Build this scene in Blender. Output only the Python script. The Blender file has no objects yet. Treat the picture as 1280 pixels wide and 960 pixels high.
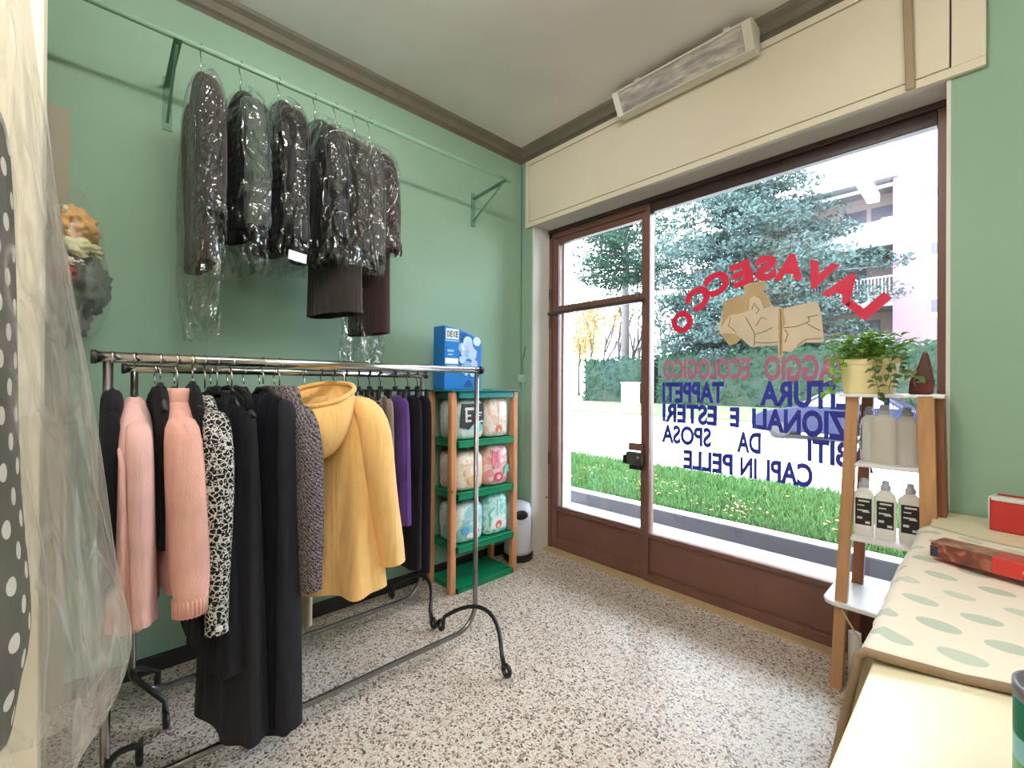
import bpy, bmesh, math, random
from mathutils import Vector, Matrix
PI = math.pi
rnd = random.Random(7)
scene = bpy.context.scene
COL = scene.collection

# ------------------------------------------------------------------ camera
F = 557.0; CH = 1.45
YAW, PIT, ROL = math.radians(46.8), math.radians(.15), math.radians(.35)
_cy, _sy = math.cos(YAW), math.sin(YAW)
FWD = Vector((-_sy*math.cos(PIT), _cy*math.cos(PIT), math.sin(PIT)))
_r = Vector((_cy, _sy, 0)); _u = _r.cross(FWD)
RGT = math.cos(ROL)*_r + math.sin(ROL)*_u
UPV = -math.sin(ROL)*_r + math.cos(ROL)*_u
CAM = Vector((0, 0, CH))
def at(px, py, ax, v):            # photo position -> point on the plane axis=v
    d = FWD + RGT*((px-640)/F) - UPV*((py-480)/F)
    return CAM + d*((v-CAM[ax])/d[ax])
cd = bpy.data.cameras.new('camera'); co = bpy.data.objects.new('camera', cd); COL.objects.link(co)
cd.sensor_fit = 'HORIZONTAL'; cd.sensor_width = 36; cd.lens = F/1280*36
cd.clip_start = .02; cd.clip_end = 300
m3 = Matrix((RGT, UPV, -FWD)).transposed()
co.matrix_world = Matrix.Translation(CAM) @ m3.to_4x4()
scene.camera = co

# ------------------------------------------------------------------ materials
def lin(c):
    return tuple(((v/255)/12.92 if v/255 <= .04045 else ((v/255+.055)/1.055)**2.4) for v in c)
MATS = {}
class NT:
    def __init__(s, name):
        s.m = bpy.data.materials.new(name); s.m.use_nodes = True
        s.t = s.m.node_tree; s.n = s.t.nodes; s.l = s.t.links; s.n.clear()
        s.out = s.n.new('ShaderNodeOutputMaterial')
    def node(s, t, **k):
        x = s.n.new(t)
        for a, b in k.items(): setattr(x, a, b)
        return x
    def link(s, a, b): s.l.new(a, b)
    def coord(s, kind='Object', scale=(1,1,1), rot=(0,0,0)):
        tc = s.node('ShaderNodeTexCoord'); mp = s.node('ShaderNodeMapping')
        mp.inputs['Scale'].default_value = scale; mp.inputs['Rotation'].default_value = rot
        s.link(tc.outputs[kind], mp.inputs[0]); return mp.outputs[0]
    def noise(s, vec, scale, detail=3, rough=.5, dist=0):
        n = s.node('ShaderNodeTexNoise'); n.inputs['Scale'].default_value = scale
        n.inputs['Detail'].default_value = detail; n.inputs['Roughness'].default_value = rough
        n.inputs['Distortion'].default_value = dist
        s.link(vec, n.inputs['Vector']); return n.outputs['Fac']
    def ramp(s, fac, stops, interp='LINEAR'):
        r = s.node('ShaderNodeValToRGB'); r.color_ramp.interpolation = interp
        e = r.color_ramp.elements
        while len(e) < len(stops): e.new(.5)
        for i, (p, c) in enumerate(stops):
            e[i].position = p; e[i].color = (*c, 1) if len(c) == 3 else c
        s.link(fac, r.inputs[0]); return r.outputs[0]
    def mix(s, fac, a, b, mode='MIX'):
        x = s.node('ShaderNodeMix', data_type='RGBA', blend_type=mode)
        for i, v in ((0, fac), (6, a), (7, b)):
            if hasattr(v, 'is_linked') or hasattr(v, 'links'): s.link(v, x.inputs[i])
            else: x.inputs[i].default_value = v if i == 0 else (*v, 1)
        return x.outputs[2]
    def math(s, op, a, b=None, c=None):
        x = s.node('ShaderNodeMath', operation=op)
        for i, v in enumerate((a, b, c)):
            if v is None: continue
            if hasattr(v, 'links'): s.link(v, x.inputs[i])
            else: x.inputs[i].default_value = v
        return x.outputs[0]
    def bsdf(s, color, rough=.5, metal=0, spec=.5, bump=None, bstr=.3, bdist=.01, **k):
        b = s.node('ShaderNodeBsdfPrincipled')
        if hasattr(color, 'links'): s.link(color, b.inputs['Base Color'])
        else: b.inputs['Base Color'].default_value = (*color, 1)
        if hasattr(rough, 'links'): s.link(rough, b.inputs['Roughness'])
        else: b.inputs['Roughness'].default_value = rough
        b.inputs['Metallic'].default_value = metal
        b.inputs['Specular IOR Level'].default_value = spec
        for a, v in k.items(): b.inputs[a.replace('_', ' ')].default_value = v
        if bump is not None:
            bp = s.node('ShaderNodeBump'); bp.inputs['Strength'].default_value = bstr
            bp.inputs['Distance'].default_value = bdist
            s.link(bump, bp.inputs['Height']); s.link(bp.outputs[0], b.inputs['Normal'])
        return b.outputs[0]
    def done(s, sh): s.link(sh, s.out.inputs[0]); return s.m

def plain(name, c, rough=.5, metal=0, var=.06, nscale=8, bump=0, bscale=60, spec=.5, **k):
    if name in MATS: return MATS[name]
    t = NT(name); v = t.coord(); c = lin(c)
    n = t.noise(v, nscale)
    col = t.ramp(n, [(.3, tuple(x*(1-var) for x in c)), (.7, tuple(min(1, x*(1+var)) for x in c))])
    bp = t.noise(v, bscale, 2) if bump else None
    MATS[name] = t.done(t.bsdf(col, rough, metal, spec, bp, bump, .004, **k)); return MATS[name]

def cloth(name, c, rough=.9, bump=.35, bscale=(220, 220, 220), var=.1, sheen=.15, folds=.028):
    if name in MATS: return MATS[name]
    t = NT(name); v = t.coord(); c = lin(c)
    n = t.noise(v, 9, 4)
    col = t.ramp(n, [(.3, tuple(x*(1-var) for x in c)), (.7, tuple(min(1, x*(1+var)) for x in c))])
    bp = t.noise(t.coord(scale=bscale), 1, 2)
    fold = t.noise(t.coord(scale=(15, 15, 2.4), rot=(.12, .08, 0)), 1, 2, .45, .6)
    h = t.math('ADD', t.math('MULTIPLY', bp, .10*bump/.35), fold)
    MATS[name] = t.done(t.bsdf(col, rough, 0, .2, h, .75, folds, Sheen_Weight=sheen)); return MATS[name]

def wall_mat(name, c):
    t = NT(name); v = t.coord(); c = lin(c)
    n = t.noise(v, 1.3, 4); n2 = t.noise(v, 22, 3)
    col = t.ramp(n, [(.3, tuple(x*.94 for x in c)), (.7, tuple(x*1.05 for x in c))])
    return t.done(t.bsdf(col, .75, 0, .25, n2, .15, .004))

M_green = wall_mat('green_wall_paint', (150, 180, 159))
M_ceil = wall_mat('ceiling_paint', (242, 236, 236))
M_white = wall_mat('white_plaster', (232, 228, 226))
M_cream = wall_mat('cream_paint', (242, 230, 204))
M_greige = wall_mat('greige_paint', (176, 168, 152))
M_box = wall_mat('cream_box_paint', (230, 219, 201))
M_crown = plain('taupe_moulding', (112, 104, 92), .6)
M_skirt = plain('dark_skirting', (46, 40, 40), .4)
M_brown = plain('brown_enamel', (116, 80, 70), .35, var=.1, nscale=5)
M_brownshade = plain('shaded_brown_enamel', (66, 50, 50), .35, var=.1)  # frame brown darkened to paint in shade on head, transom, hinges and gap
M_steel = plain('lock_steel', (92, 92, 94), .4, .7)
M_black = plain('black_plastic', (22, 22, 24), .4)
M_chrome = plain('chrome', (205, 200, 196), .16, 1, .03)
M_chromed = plain('aged_chrome', (150, 146, 146), .28, 1, .12, 30)
M_iron = plain('dark_iron', (64, 62, 64), .4, .7)
M_rodgreen = plain('green_painted_rod', (142, 178, 156), .5)
M_rodgreend = plain('green_painted_bracket', (104, 146, 122), .6)
M_wood = None
def wood(name, c, axis=2, s=1):
    t = NT(name); sc = [18*s, 18*s, 18*s]; sc[axis] = 1.6*s
    n = t.noise(t.coord(scale=sc), 1.6, 4, .6, .6); c = lin(c)
    k = t.noise(t.coord(scale=(5, 5, 3)), 4, 2)
    col = t.ramp(n, [(.3, tuple(x*.78 for x in c)), (.7, tuple(min(1, x*1.1) for x in c))])
    col = t.mix(t.ramp(k, [(.70, (0, 0, 0)), (.76, (1, 1, 1))]), col, tuple(x*.35 for x in c))
    return t.done(t.bsdf(col, .5, 0, .4, n, .1, .003))
M_wood = wood('pine_wood', (216, 152, 108))
M_wood2 = wood('honey_wood', (190, 144, 104))
M_wood3 = wood('reddish_wood', (136, 84, 58))

def floor_mat():
    t = NT('terrazzo_floor'); v = t.coord('Object')
    wv = t.node('ShaderNodeVectorMath', operation='ADD')
    nn = t.node('ShaderNodeTexNoise'); nn.inputs['Scale'].default_value = 40
    t.link(v, nn.inputs['Vector'])
    sc = t.node('ShaderNodeVectorMath', operation='SCALE'); sc.inputs['Scale'].default_value = .018
    t.link(nn.outputs['Color'], sc.inputs[0]); t.link(v, wv.inputs[0]); t.link(sc.outputs[0], wv.inputs[1])
    def vor(scale):
        x = t.node('ShaderNodeTexVoronoi', feature='F1'); x.inputs['Scale'].default_value = scale
        t.link(wv.outputs[0], x.inputs['Vector'])
        sep = t.node('ShaderNodeSeparateColor'); t.link(x.outputs['Color'], sep.inputs[0])
        return x.outputs['Distance'], sep.outputs[0], sep.outputs[1]
    d, r, g = vor(125)
    chips = t.ramp(r, [(0, lin((62, 56, 56))), (.075, lin((112, 96, 88))), (.15, lin((184, 158, 138))),
                       (.27, lin((222, 206, 192))), (.50, lin((236, 226, 216))), (.74, lin((244, 238, 232)))], 'CONSTANT')
    d2, r2, g2 = vor(56)
    big = t.ramp(r2, [(0, (1, 1, 1)), (.10, (0, 0, 0))], 'CONSTANT')
    near = t.ramp(d2, [(.40, (1, 1, 1)), (.46, (0, 0, 0))])
    bm = t.mix(1.0, big, near, 'MULTIPLY')
    bigc = t.ramp(g2, [(0, lin((112, 98, 94))), (.5, lin((186, 162, 142))), (.75, lin((236, 228, 218)))], 'CONSTANT')
    ed = t.node('ShaderNodeTexVoronoi', feature='DISTANCE_TO_EDGE'); ed.inputs['Scale'].default_value = 125
    t.link(wv.outputs[0], ed.inputs['Vector'])
    grout = t.ramp(ed.outputs['Distance'], [(.05, (1, 1, 1)), (.12, (0, 0, 0))])
    col = t.mix(bm, chips, bigc)
    col = t.mix(t.math('MULTIPLY', grout, .5), col, lin((178, 160, 146)))
    # 40 cm tile joints
    sx = t.node('ShaderNodeSeparateXYZ'); t.link(v, sx.inputs[0])
    def joint(o):
        f = t.math('FRACT', t.math('DIVIDE', o, .4)); a = t.math('ABSOLUTE', t.math('SUBTRACT', f, .5))
        return t.math('GREATER_THAN', a, .4955)
    j = t.math('MAXIMUM', joint(sx.outputs[0]), joint(sx.outputs[1]))
    col = t.mix(t.math('MULTIPLY', j, .35), col, lin((150, 136, 126)))
    wear = t.noise(v, 2.2, 4)
    col = t.mix(1.0, col, t.ramp(wear, [(.3, (.86, .84, .82)), (.7, (1, 1, 1))]), 'MULTIPLY')
    return t.done(t.bsdf(col, t.ramp(wear, [(.3, (.42,)*3), (.7, (.28,)*3)]), 0, .4))
M_floor = floor_mat()

def glass_mat():
    t = NT('window_glass')
    tr = t.node('ShaderNodeBsdfTransparent'); tr.inputs[0].default_value = (.97, .985, .98, 1)
    gl = t.node('ShaderNodeBsdfGlossy'); gl.inputs['Roughness'].default_value = .01
    fr = t.node('ShaderNodeFresnel'); fr.inputs['IOR'].default_value = 1.45
    mx = t.node('ShaderNodeMixShader'); t.link(fr.outputs[0], mx.inputs[0])
    t.link(tr.outputs[0], mx.inputs[1]); t.link(gl.outputs[0], mx.inputs[2])
    return t.done(mx.outputs[0])
M_glass = glass_mat()

def film(name, alpha=.2, tint=(235, 238, 236), scale=14, strength=.9, rough=.14, stretch=(1.6, 1.6, .5), gloss=.3, crease=.25, bd=.04, shine=.3, base=.0):
    """thin crinkled polythene: mostly see-through, some milky body, sharp wrinkled shine"""
    t = NT(name); v = t.coord(scale=stretch, rot=(.35, .2, 0))
    n1 = t.noise(v, scale, 2, .5, .8)
    rg_ = t.math('ABSOLUTE', t.math('SUBTRACT', t.noise(v, scale*.8, 1, .4, 1.4), .5))      # ridges: crease lines
    cre = t.ramp(rg_, [(0, (1, 1, 1)), (.035, (.25,)*3), (.10, (0, 0, 0))])
    h = t.math('ADD', t.math('MULTIPLY', n1, 1.0), t.math('MULTIPLY', rg_, 1.1))
    bp = t.node('ShaderNodeBump'); bp.inputs['Strength'].default_value = strength; bp.inputs['Distance'].default_value = bd
    t.link(h, bp.inputs['Height'])
    tr = t.node('ShaderNodeBsdfTransparent')
    df = t.node('ShaderNodeBsdfTranslucent'); df.inputs[0].default_value = (*lin(tint), 1)
    dd = t.node('ShaderNodeBsdfDiffuse'); dd.inputs[0].default_value = (*lin(tint), 1)
    md = t.node('ShaderNodeMixShader'); md.inputs[0].default_value = .5
    t.link(df.outputs[0], md.inputs[1]); t.link(dd.outputs[0], md.inputs[2])
    m1 = t.node('ShaderNodeMixShader')
    t.link(t.math('ADD', t.math('MULTIPLY', cre, crease), t.math('MULTIPLY_ADD', n1, alpha*.5, alpha*.75)), m1.inputs[0])
    t.link(tr.outputs[0], m1.inputs[1]); t.link(md.outputs[0], m1.inputs[2])
    gl = t.node('ShaderNodeBsdfGlossy'); gl.inputs['Roughness'].default_value = rough
    t.link(bp.outputs[0], gl.inputs['Normal'])
    fr = t.node('ShaderNodeFresnel'); fr.inputs['IOR'].default_value = 1.0 + gloss
    t.link(bp.outputs[0], fr.inputs['Normal'])
    m2 = t.node('ShaderNodeMixShader'); t.link(t.math('MAXIMUM', t.math('MINIMUM', fr.outputs[0], shine), base), m2.inputs[0])
    t.link(m1.outputs[0], m2.inputs[1]); t.link(gl.outputs[0], m2.inputs[2])
    return t.done(m2.outputs[0])
M_film = film('clear_garment_film', .004, scale=5.5, strength=1.0, rough=.075, stretch=(1.5, 1.5, 1.0), gloss=.6, crease=.02, bd=.12, shine=.35, base=.10)
M_bag = film('milky_garment_film', .21, (250, 246, 236), 4.5, .8, .2, (2.2, 2.2, .4), .4, .22, .06, .2)
M_wrap = film('soft_wrap_film', .05, (240, 240, 232), 5, .5, .2, (1, 1, 1), .25, .02, .04, .08)

def emit(name, c, s):
    t = NT(name); e = t.node('ShaderNodeEmission'); e.inputs[0].default_value = (*c, 1); e.inputs[1].default_value = s
    return t.done(e.outputs[0])

# ------------------------------------------------------------------ mesh building
class MB:
    def __init__(s): s.v = []; s.f = []
    def add(s, vs, fs):
        o = len(s.v); s.v += [tuple(v) for v in vs]; s.f += [tuple(i+o for i in f) for f in fs]; return s
    def box(s, a, b, M=None):
        x0, y0, z0 = a; x1, y1, z1 = b
        vs = [Vector(p) for p in ((x0,y0,z0),(x1,y0,z0),(x1,y1,z0),(x0,y1,z0),(x0,y0,z1),(x1,y0,z1),(x1,y1,z1),(x0,y1,z1))]
        if M: vs = [M @ v for v in vs]
        return s.add(vs, [(0,3,2,1),(4,5,6,7),(0,1,5,4),(1,2,6,5),(2,3,7,6),(3,0,4,7)])
    def cbox(s, c, d, M=None):
        return s.box([c[i]-d[i]/2 for i in range(3)], [c[i]+d[i]/2 for i in range(3)], M)
    def bar(s, p, q, w, d, up=(1, 0, 0)):         # rectangular bar between two points
        p, q = Vector(p), Vector(q); t = (q-p).normalized(); u = Vector(up); u = (u-t*u.dot(t)).normalized(); n = t.cross(u)
        vs = [c + u*(sx*w/2) + n*(sy*d/2) for c in (p, q) for sx, sy in ((-1,-1),(1,-1),(1,1),(-1,1))]
        return s.add(vs, [(0,3,2,1),(4,5,6,7),(0,1,5,4),(1,2,6,5),(2,3,7,6),(3,0,4,7)])
    def loft(s, rings, cap0=True, cap1=True, closed=True):
        n = len(rings[0]); vs = [p for r in rings for p in r]; fs = []
        for i in range(len(rings)-1):
            for k in range(n if closed else n-1):
                k2 = (k+1) % n
                fs.append((i*n+k, i*n+k2, (i+1)*n+k2, (i+1)*n+k))
        if cap0: fs.append(tuple(range(n-1, -1, -1)))
        if cap1: fs.append(tuple((len(rings)-1)*n+k for k in range(n)))
        return s.add(vs, fs)
    def tube(s, pts, r, n=10, cap=True):
        pts = [Vector(p) for p in pts]; rs = r if isinstance(r, (list, tuple)) else [r]*len(pts)
        rings = []; ref = None
        for i, p in enumerate(pts):
            t = (pts[min(i+1, len(pts)-1)] - pts[max(i-1, 0)]).normalized()
            if ref is None:
                ref = Vector((0, 0, 1)) if abs(t.z) < .9 else Vector((1, 0, 0))
            u = (ref - t*ref.dot(t)).normalized(); w = t.cross(u); ref = u
            rings.append([p + (u*math.cos(a) + w*math.sin(a))*rs[i] for a in (2*PI*k/n for k in range(n))])
        return s.loft(rings, cap, cap)
    def lathe(s, prof, c=(0, 0, 0), n=20, sx=1, sy=1, M=None):
        rings = [[Vector((c[0]+r*sx*math.cos(a), c[1]+r*sy*math.sin(a), c[2]+z)) for a in (2*PI*k/n for k in range(n))] for r, z in prof]
        if M: rings = [[M @ p for p in r] for r in rings]
        return s.loft(rings)
    def prism(s, poly, fn0, fn1):                 # poly extruded between two mappings
        n = len(poly); return s.add([fn0(*p) for p in poly] + [fn1(*p) for p in poly],
            [tuple(range(n-1, -1, -1)), tuple(range(n, 2*n))] + [(k, (k+1) % n, n+(k+1) % n, n+k) for k in range(n)])
    def build(s, name, mat, parent=None, smooth=False, bevel=0, seg=2, sub=0, fix=True):
        me = bpy.data.meshes.new(name); me.from_pydata(s.v, [], s.f); me.update()
        if fix:
            bm = bmesh.new(); bm.from_mesh(me); bmesh.ops.recalc_face_normals(bm, faces=bm.faces); bm.to_mesh(me); bm.free()
        if smooth:
            for p in me.polygons: p.use_smooth = True
        for m in (mat if isinstance(mat, (list, tuple)) else [mat]): me.materials.append(m)
        o = bpy.data.objects.new(name, me); COL.objects.link(o)
        if parent is not None:
            o.parent = parent
            o.matrix_parent_inverse = parent.matrix_basis.inverted()
        if bevel:
            b = o.modifiers.new('bevel', 'BEVEL'); b.width = bevel; b.segments = seg; b.limit_method = 'ANGLE'
        if sub:
            b = o.modifiers.new('sub', 'SUBSURF'); b.levels = sub; b.render_levels = sub
        return o
def tag(o, label, cat, group=None, kind=None):
    o['label'] = label; o['category'] = cat
    if group: o['group'] = group
    if kind: o['kind'] = kind
    return o
def thing(name, label, cat, loc=(0, 0, 0), group=None):
    o = bpy.data.objects.new(name, None); COL.objects.link(o); o.location = loc
    o.empty_display_size = .05
    return tag(o, label, cat, group)
def struct(o, label=None):
    o['kind'] = 'structure'
    if label: o['label'] = label
    return o
def part_label(o, label): o['label'] = label; return o

# ------------------------------------------------------------------ room
XL, YF, ZC = -2.86, 2.78, 3.52
XR, YB = 2.3, -3.2
GY = 3.0            # glazing plane
struct(MB().box((XL-1.2, YB, -.12), (XR, 3.04, 0)).build('floor', M_floor), 'cream and grey terrazzo shop floor')
struct(MB().box((XL-1.2, YB, ZC), (XR, YF+.3, ZC+.12)).build('ceiling', M_ceil))
w = MB(); w.box((XL-.15, -.09, 0), (XL, YF+.3, ZC)); w.box((XL-.15, YB, 2.69), (XL, -.09, ZC)); w.box((XL-.15, YB, 0), (XL, -1.3, 2.69))
struct(w.build('wall_left', M_green), 'green painted left wall')
w = MB(); w.box((XL, YF, 0), (-2.705, YF+.38, ZC)); w.box((-.115, YF, 0), (XR, YF+.38, ZC)); w.box((-2.705, YF, 2.845), (-.115, YF+.38, ZC))
struct(w.build('wall_front', M_green), 'green painted wall around the shop window')
struct(MB().box((XR, YB, 0), (XR+.12, YF+.3, ZC)).build('wall_right', M_green))
struct(MB().box((XL-1.2, YB-.12, 0), (XR, YB, ZC)).build('wall_back', M_cream))
# white painted reveals of the window opening
w = MB(); w.box((-2.708, YF-.003, 0), (-2.69, YF+.385, 2.845)); w.box((-.125, YF-.003, .9), (-.111, YF+.385, 2.845)); w.box((-2.69, YF-.003, 2.832), (-.125, YF+.385, 2.85))
w.box((-2.69, 3.06, 0), (-2.585, 3.165, 2.84))
struct(w.build('trim_3', M_white), 'white painted window reveal')
# corridor opening in the left wall: frame + closed grey door behind the left foreground
w = MB(); w.box((XL-.14, -1.3, 0), (XL-.04, -.09, 2.69))
d2 = struct(w.build('door_2', M_greige), 'plain beige door in the left wall')
MB().box((XL-.05, -.16, 0), (XL+.004, -.085, 2.69)).build('door_frame', M_greige, d2)
# cream partition end in the left foreground
struct(MB().box((-2.02, -1.5, 0), (-1.88, -.112, ZC)).build('wall_partition', M_cream, bevel=.004), 'cream partition at the left edge')
# crown moulding
def crown(name, p, q, into):
    p, q, n = Vector(p), Vector(q), Vector(into)
    prof = [(0, 0), (.075, 0), (.07, -.02), (.045, -.04), (.03, -.075), (.012, -.085), (0, -.1)]
    rings = [[c + n*a + Vector((0, 0, b)) for a, b in prof] for c in (p, q)]
    return struct(MB().loft(rings).build(name, M_crown))
crown('trim_1', (XL, YB, ZC), (XL, YF, ZC), (1, 0, 0))
crown('trim_2', (XL, YF, ZC), (XR, YF, ZC), (0, -1, 0))
struct(MB().box((XL, -.09, 0), (XL+.016, YF, .085)).build('baseboard_left', M_skirt, bevel=.003))
w = MB(); w.box((XL, YF-.016, 0), (-2.71, YF, .085)); w.box((-.11, YF-.016, 0), (XR, YF, .085))
struct(w.build('baseboard_front', M_skirt, bevel=.003))
struct(MB().box((-2.69, 2.9, 0), (-.125, 3.06, .012)).build('trim_4', plain('stone_threshold', (196, 172, 130), .6, bump=.2)), 'worn stone door threshold')

# roller shutter box above the window
BX0, BX1, BZ0, BZ1, BY = -2.775, -.004, 2.825, ZC-.115, 2.752
rb = thing('roller_shutter_box', 'long cream boxed roller shutter cover above the shop window', 'shutter box', ((BX0+BX1)/2, BY, BZ0))
f = MB(); iz0, iz1, ix0, ix1 = 2.865, 3.365, BX0+.045, -.11
f.box((BX0, BY, BZ0), (BX1, YF-.002, iz0)); f.box((BX0, BY, iz1), (BX1, YF-.002, BZ1)); f.box((BX0, BY, iz0), (ix0, YF-.002, iz1)); f.box((ix1, BY, iz0), (BX1, YF-.002, iz1))
f.build('box_frame', M_box, rb, bevel=.003)
MB().box((ix0+.006, BY+.002, iz0+.006), (ix1-.006, YF-.004, iz1-.006)).build('access_panel', M_box, rb, bevel=.002)
MB().box((ix0-.01, YF-.006, iz0-.01), (ix1+.01, YF-.001, iz1+.01)).build('shadow_gap', M_brownshade, rb)
sp = at(1138, 112, 1, BY-.012); st = at(1133, -40, 1, BY-.012)
part_label(MB().bar(sp, (st.x, st.y, 3.41), .034, .012, (1, 0, 0)).build('cable_cover', plain('tan_cable_cover', (158, 140, 112), .6), rb, bevel=.004), 'tan vertical cable cover strip')

# ------------------------------------------------------------------ glazed front: door leaf and big window
def frame_rect(mb, x0, x1, z0, z1, y0, y1, wl, wr, wb, wt):
    mb.box((x0, y0, z0), (x0+wl, y1, z1)); mb.box((x1-wr, y0, z0), (x1, y1, z1))
    mb.box((x0+wl, y0, z0), (x1-wr, y1, z0+wb)); mb.box((x0+wl, y0, z1-wt), (x1-wr, y1, z1))
door = MB()
frame_rect(door, -2.69, -2.655, .012, 2.83, 2.975, 3.05, .03, .005, .02, .02)
door = door.build('door_1', M_brown, bevel=.004); struct(door, 'brown metal glazed shop door with transom')
lf = MB(); frame_rect(lf, -2.655, -1.735, .014, 2.75, 2.985, 3.035, .065, .035, .10, .05); lf.box((-2.59, 2.985, 2.085), (-1.77, 3.035, 2.15)); lf.box((-2.59, 2.985, .345), (-1.77, 3.035, .385))
lf.build('door_leaf_frame', M_brown, door, bevel=.004)
lf = MB(); lf.box((-2.69, 2.955, 2.075), (-1.73, 2.984, 2.10)); lf.build('transom_bar', M_brownshade, door, bevel=.003)
lf = MB(); lf.box((-2.59, 3.0, .11), (-1.77, 3.02, .35)); lf.build('kick_panel', M_brown, door)
lf = MB(); lf.box((-2.655, 2.972, .352), (-1.80, 2.985, .368)); lf.build('weather_bar', M_brown, door, bevel=.002)
lf = MB(); lf.box((-2.592, 3.005, .384), (-1.768, 3.011, 2.086)); lf.build('glass_pane', M_glass, door)
lf = MB(); lf.box((-2.592, 3.005, 2.149), (-1.768, 3.011, 2.702)); lf.build('glass_pane', M_glass, door)
lk = MB(); lk.box((-1.865, 2.935, .86), (-1.725, 2.984, .955))
lk = part_label(lk.build('lock_case', M_steel, door, bevel=.006), 'grey steel rim lock')
MB().box((-1.885, 2.925, .865), (-1.865, 2.98, .93)).build('lock_latch', M_black, lk, bevel=.002)
MB().box((-1.83, 2.926, .83), (-1.74, 2.975, .86)).build('lock_lever', M_black, lk, bevel=.003)
MB().lathe([(.012, 0), (.012, .012), (.004, .014)], M=Matrix.Translation((-1.755, 2.934, .92)) @ Matrix.Rotation(PI/2, 4, 'X')).build('lock_cylinder', M_chrome, lk)
MB().box((-1.86, 2.965, .965), (-1.735, 2.984, 1.02)).build('pull_plate', M_brown, door, bevel=.002)
for z in (.75, 1.95, 2.2): MB().tube([(-2.672, 2.97, z), (-2.672, 2.97, z+.11)], .011).build('hinge', M_brownshade, door)
MB().tube([(-1.80, 2.972, 2.12), (-1.79, 2.965, 2.2), (-1.785, 2.972, 2.21)], .006, 6).build('fanlight_catch', M_chrome, door)

win = MB(); frame_rect(win, -1.733, -.125, .012, 2.83, 2.975, 3.05, .035, .04, .06, .02); win.box((-2.69, 2.975, 2.752), (-1.733, 3.05, 2.83))
win = win.build('window_1', M_brown, bevel=.004); struct(win, 'large brown framed shop window pane')
w = MB(); w.box((-1.698, 2.985, 2.73), (-.165, 3.04, 2.812)); w.box((-2.69, 2.96, 2.80), (-.125, 2.976, 2.832)); w.build('window_head', M_brownshade, win, bevel=.004)
w = MB(); w.box((-1.70, 2.98, .335), (-.16, 3.06, .365)); w.build('window_rail', M_brown, win, bevel=.003)
w = MB(); w.box((-1.70, 3.0, .07), (-.16, 3.02, .34)); w.build('lower_panel', M_brown, win)
w = MB(); w.box((-1.70, 3.005, .36), (-.163, 3.011, 2.735)); w.build('glass_pane', M_glass, win)

# ------------------------------------------------------------------ lettering on the glass
M_red = plain('red_vinyl', (226, 34, 78), .45, var=.03, Emission_Strength=0)
M_blue = plain('blue_vinyl', (44, 52, 168), .45, var=.03)
def tinted(name, c, a):
    t = NT(name); tr = t.node('ShaderNodeBsdfTransparent'); b = t.bsdf(lin(c), .5)
    m = t.node('ShaderNodeMixShader'); m.inputs[0].default_value = a
    t.link(tr.outputs[0], m.inputs[1]); t.link(b, m.inputs[2]); return t.done(m.outputs[0])
M_mauve = tinted('mauve_vinyl', (196, 122, 156), .78)
def text_mesh(body, off=.02):
    cu = bpy.data.curves.new('t', 'FONT'); cu.body = body; cu.size = 1; cu.offset = off; cu.resolution_u = 4
    cu.extrude = .0
    o = bpy.data.objects.new('t', cu); COL.objects.link(o)
    dg = bpy.context.evaluated_depsgraph_get(); me = bpy.data.meshes.new_from_object(o.evaluated_get(dg))
    bpy.data.objects.remove(o); bpy.data.curves.remove(cu)
    vs = [v.co.copy() for v in me.vertices]; fs = [tuple(p.vertices) for p in me.polygons]; bpy.data.meshes.remove(me)
    x0 = min(v.x for v in vs); x1 = max(v.x for v in vs); y0 = min(v.y for v in vs); y1 = max(v.y for v in vs)
    return [((v.x-x0)/(x1-x0), (v.y-y0)/(y1-y0)) for v in vs], fs, (x1-x0)/(y1-y0)
def flat_extrude(mb, vs, fs, fn, depth):
    """thin vinyl: mesh mapped by fn to 3-D, with a small thickness along depth"""
    a = [Vector(fn(*v)) for v in vs]; b = [p + Vector(depth) for p in a]; n = len(a)
    ed = {}
    for f in fs:
        for i in range(len(f)):
            k = (f[i], f[(i+1) % len(f)]); ed[k] = ed.get(k, 0)+1
    sides = [(k[0], k[1], k[1]+n, k[0]+n) for k in ed if (k[1], k[0]) not in ed]
    mb.add(a+b, [f for f in fs] + [tuple(i+n for i in reversed(f)) for f in fs] + sides); return mb
LY = 3.0035
def glass_words(name, label, words, mat, off=.038):
    t = thing(name, label, 'lettering', (-1.1, LY, words[0][3]), 'lettering stuck to the shop window')
    for body, xl, xr, z0l, z1l, z0r, z1r in words:   # xl..xr as seen from inside; reads from outside
        vs, fs, _ = text_mesh(body, off); mb = MB()
        def fn(u, v):
            k = 1-u; x = xl+(xr-xl)*k
            b_, t_ = z1l+(z1r-z1l)*k, z0l+(z0r-z0l)*k
            return (x, LY, b_ + v*(t_-b_))
        flat_extrude(mb, vs, fs, fn, (0, .001, 0))
        mb.build('word', mat, t, fix=False)
    return t
def W(body, pxl, pxr, tl, bl, tr, br):
    a, b, c, d = at(pxl, bl, 1, LY), at(pxl, tl, 1, LY), at(pxr, br, 1, LY), at(pxr, tr, 1, LY)
    return (body, a.x, c.x, b.z, a.z, d.z, c.z)
glass_words('window_lettering', 'mauve reversed lettering line just under the tan drawing, over the hedge', [W('ECOLOGICO', 829, 937, 450, 474, 446, 475), W('LAVAGGIO', 955, 1100, 445, 476, 440, 480)], M_mauve)
glass_words('window_lettering', 'blue reversed lettering reading tappeti, top blue line on the glass', [W('TAPPETI', 828, 905, 478, 503, 477, 504), W('PULITURA', 950, 1112, 477, 507, 474, 516)], M_blue)
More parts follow.
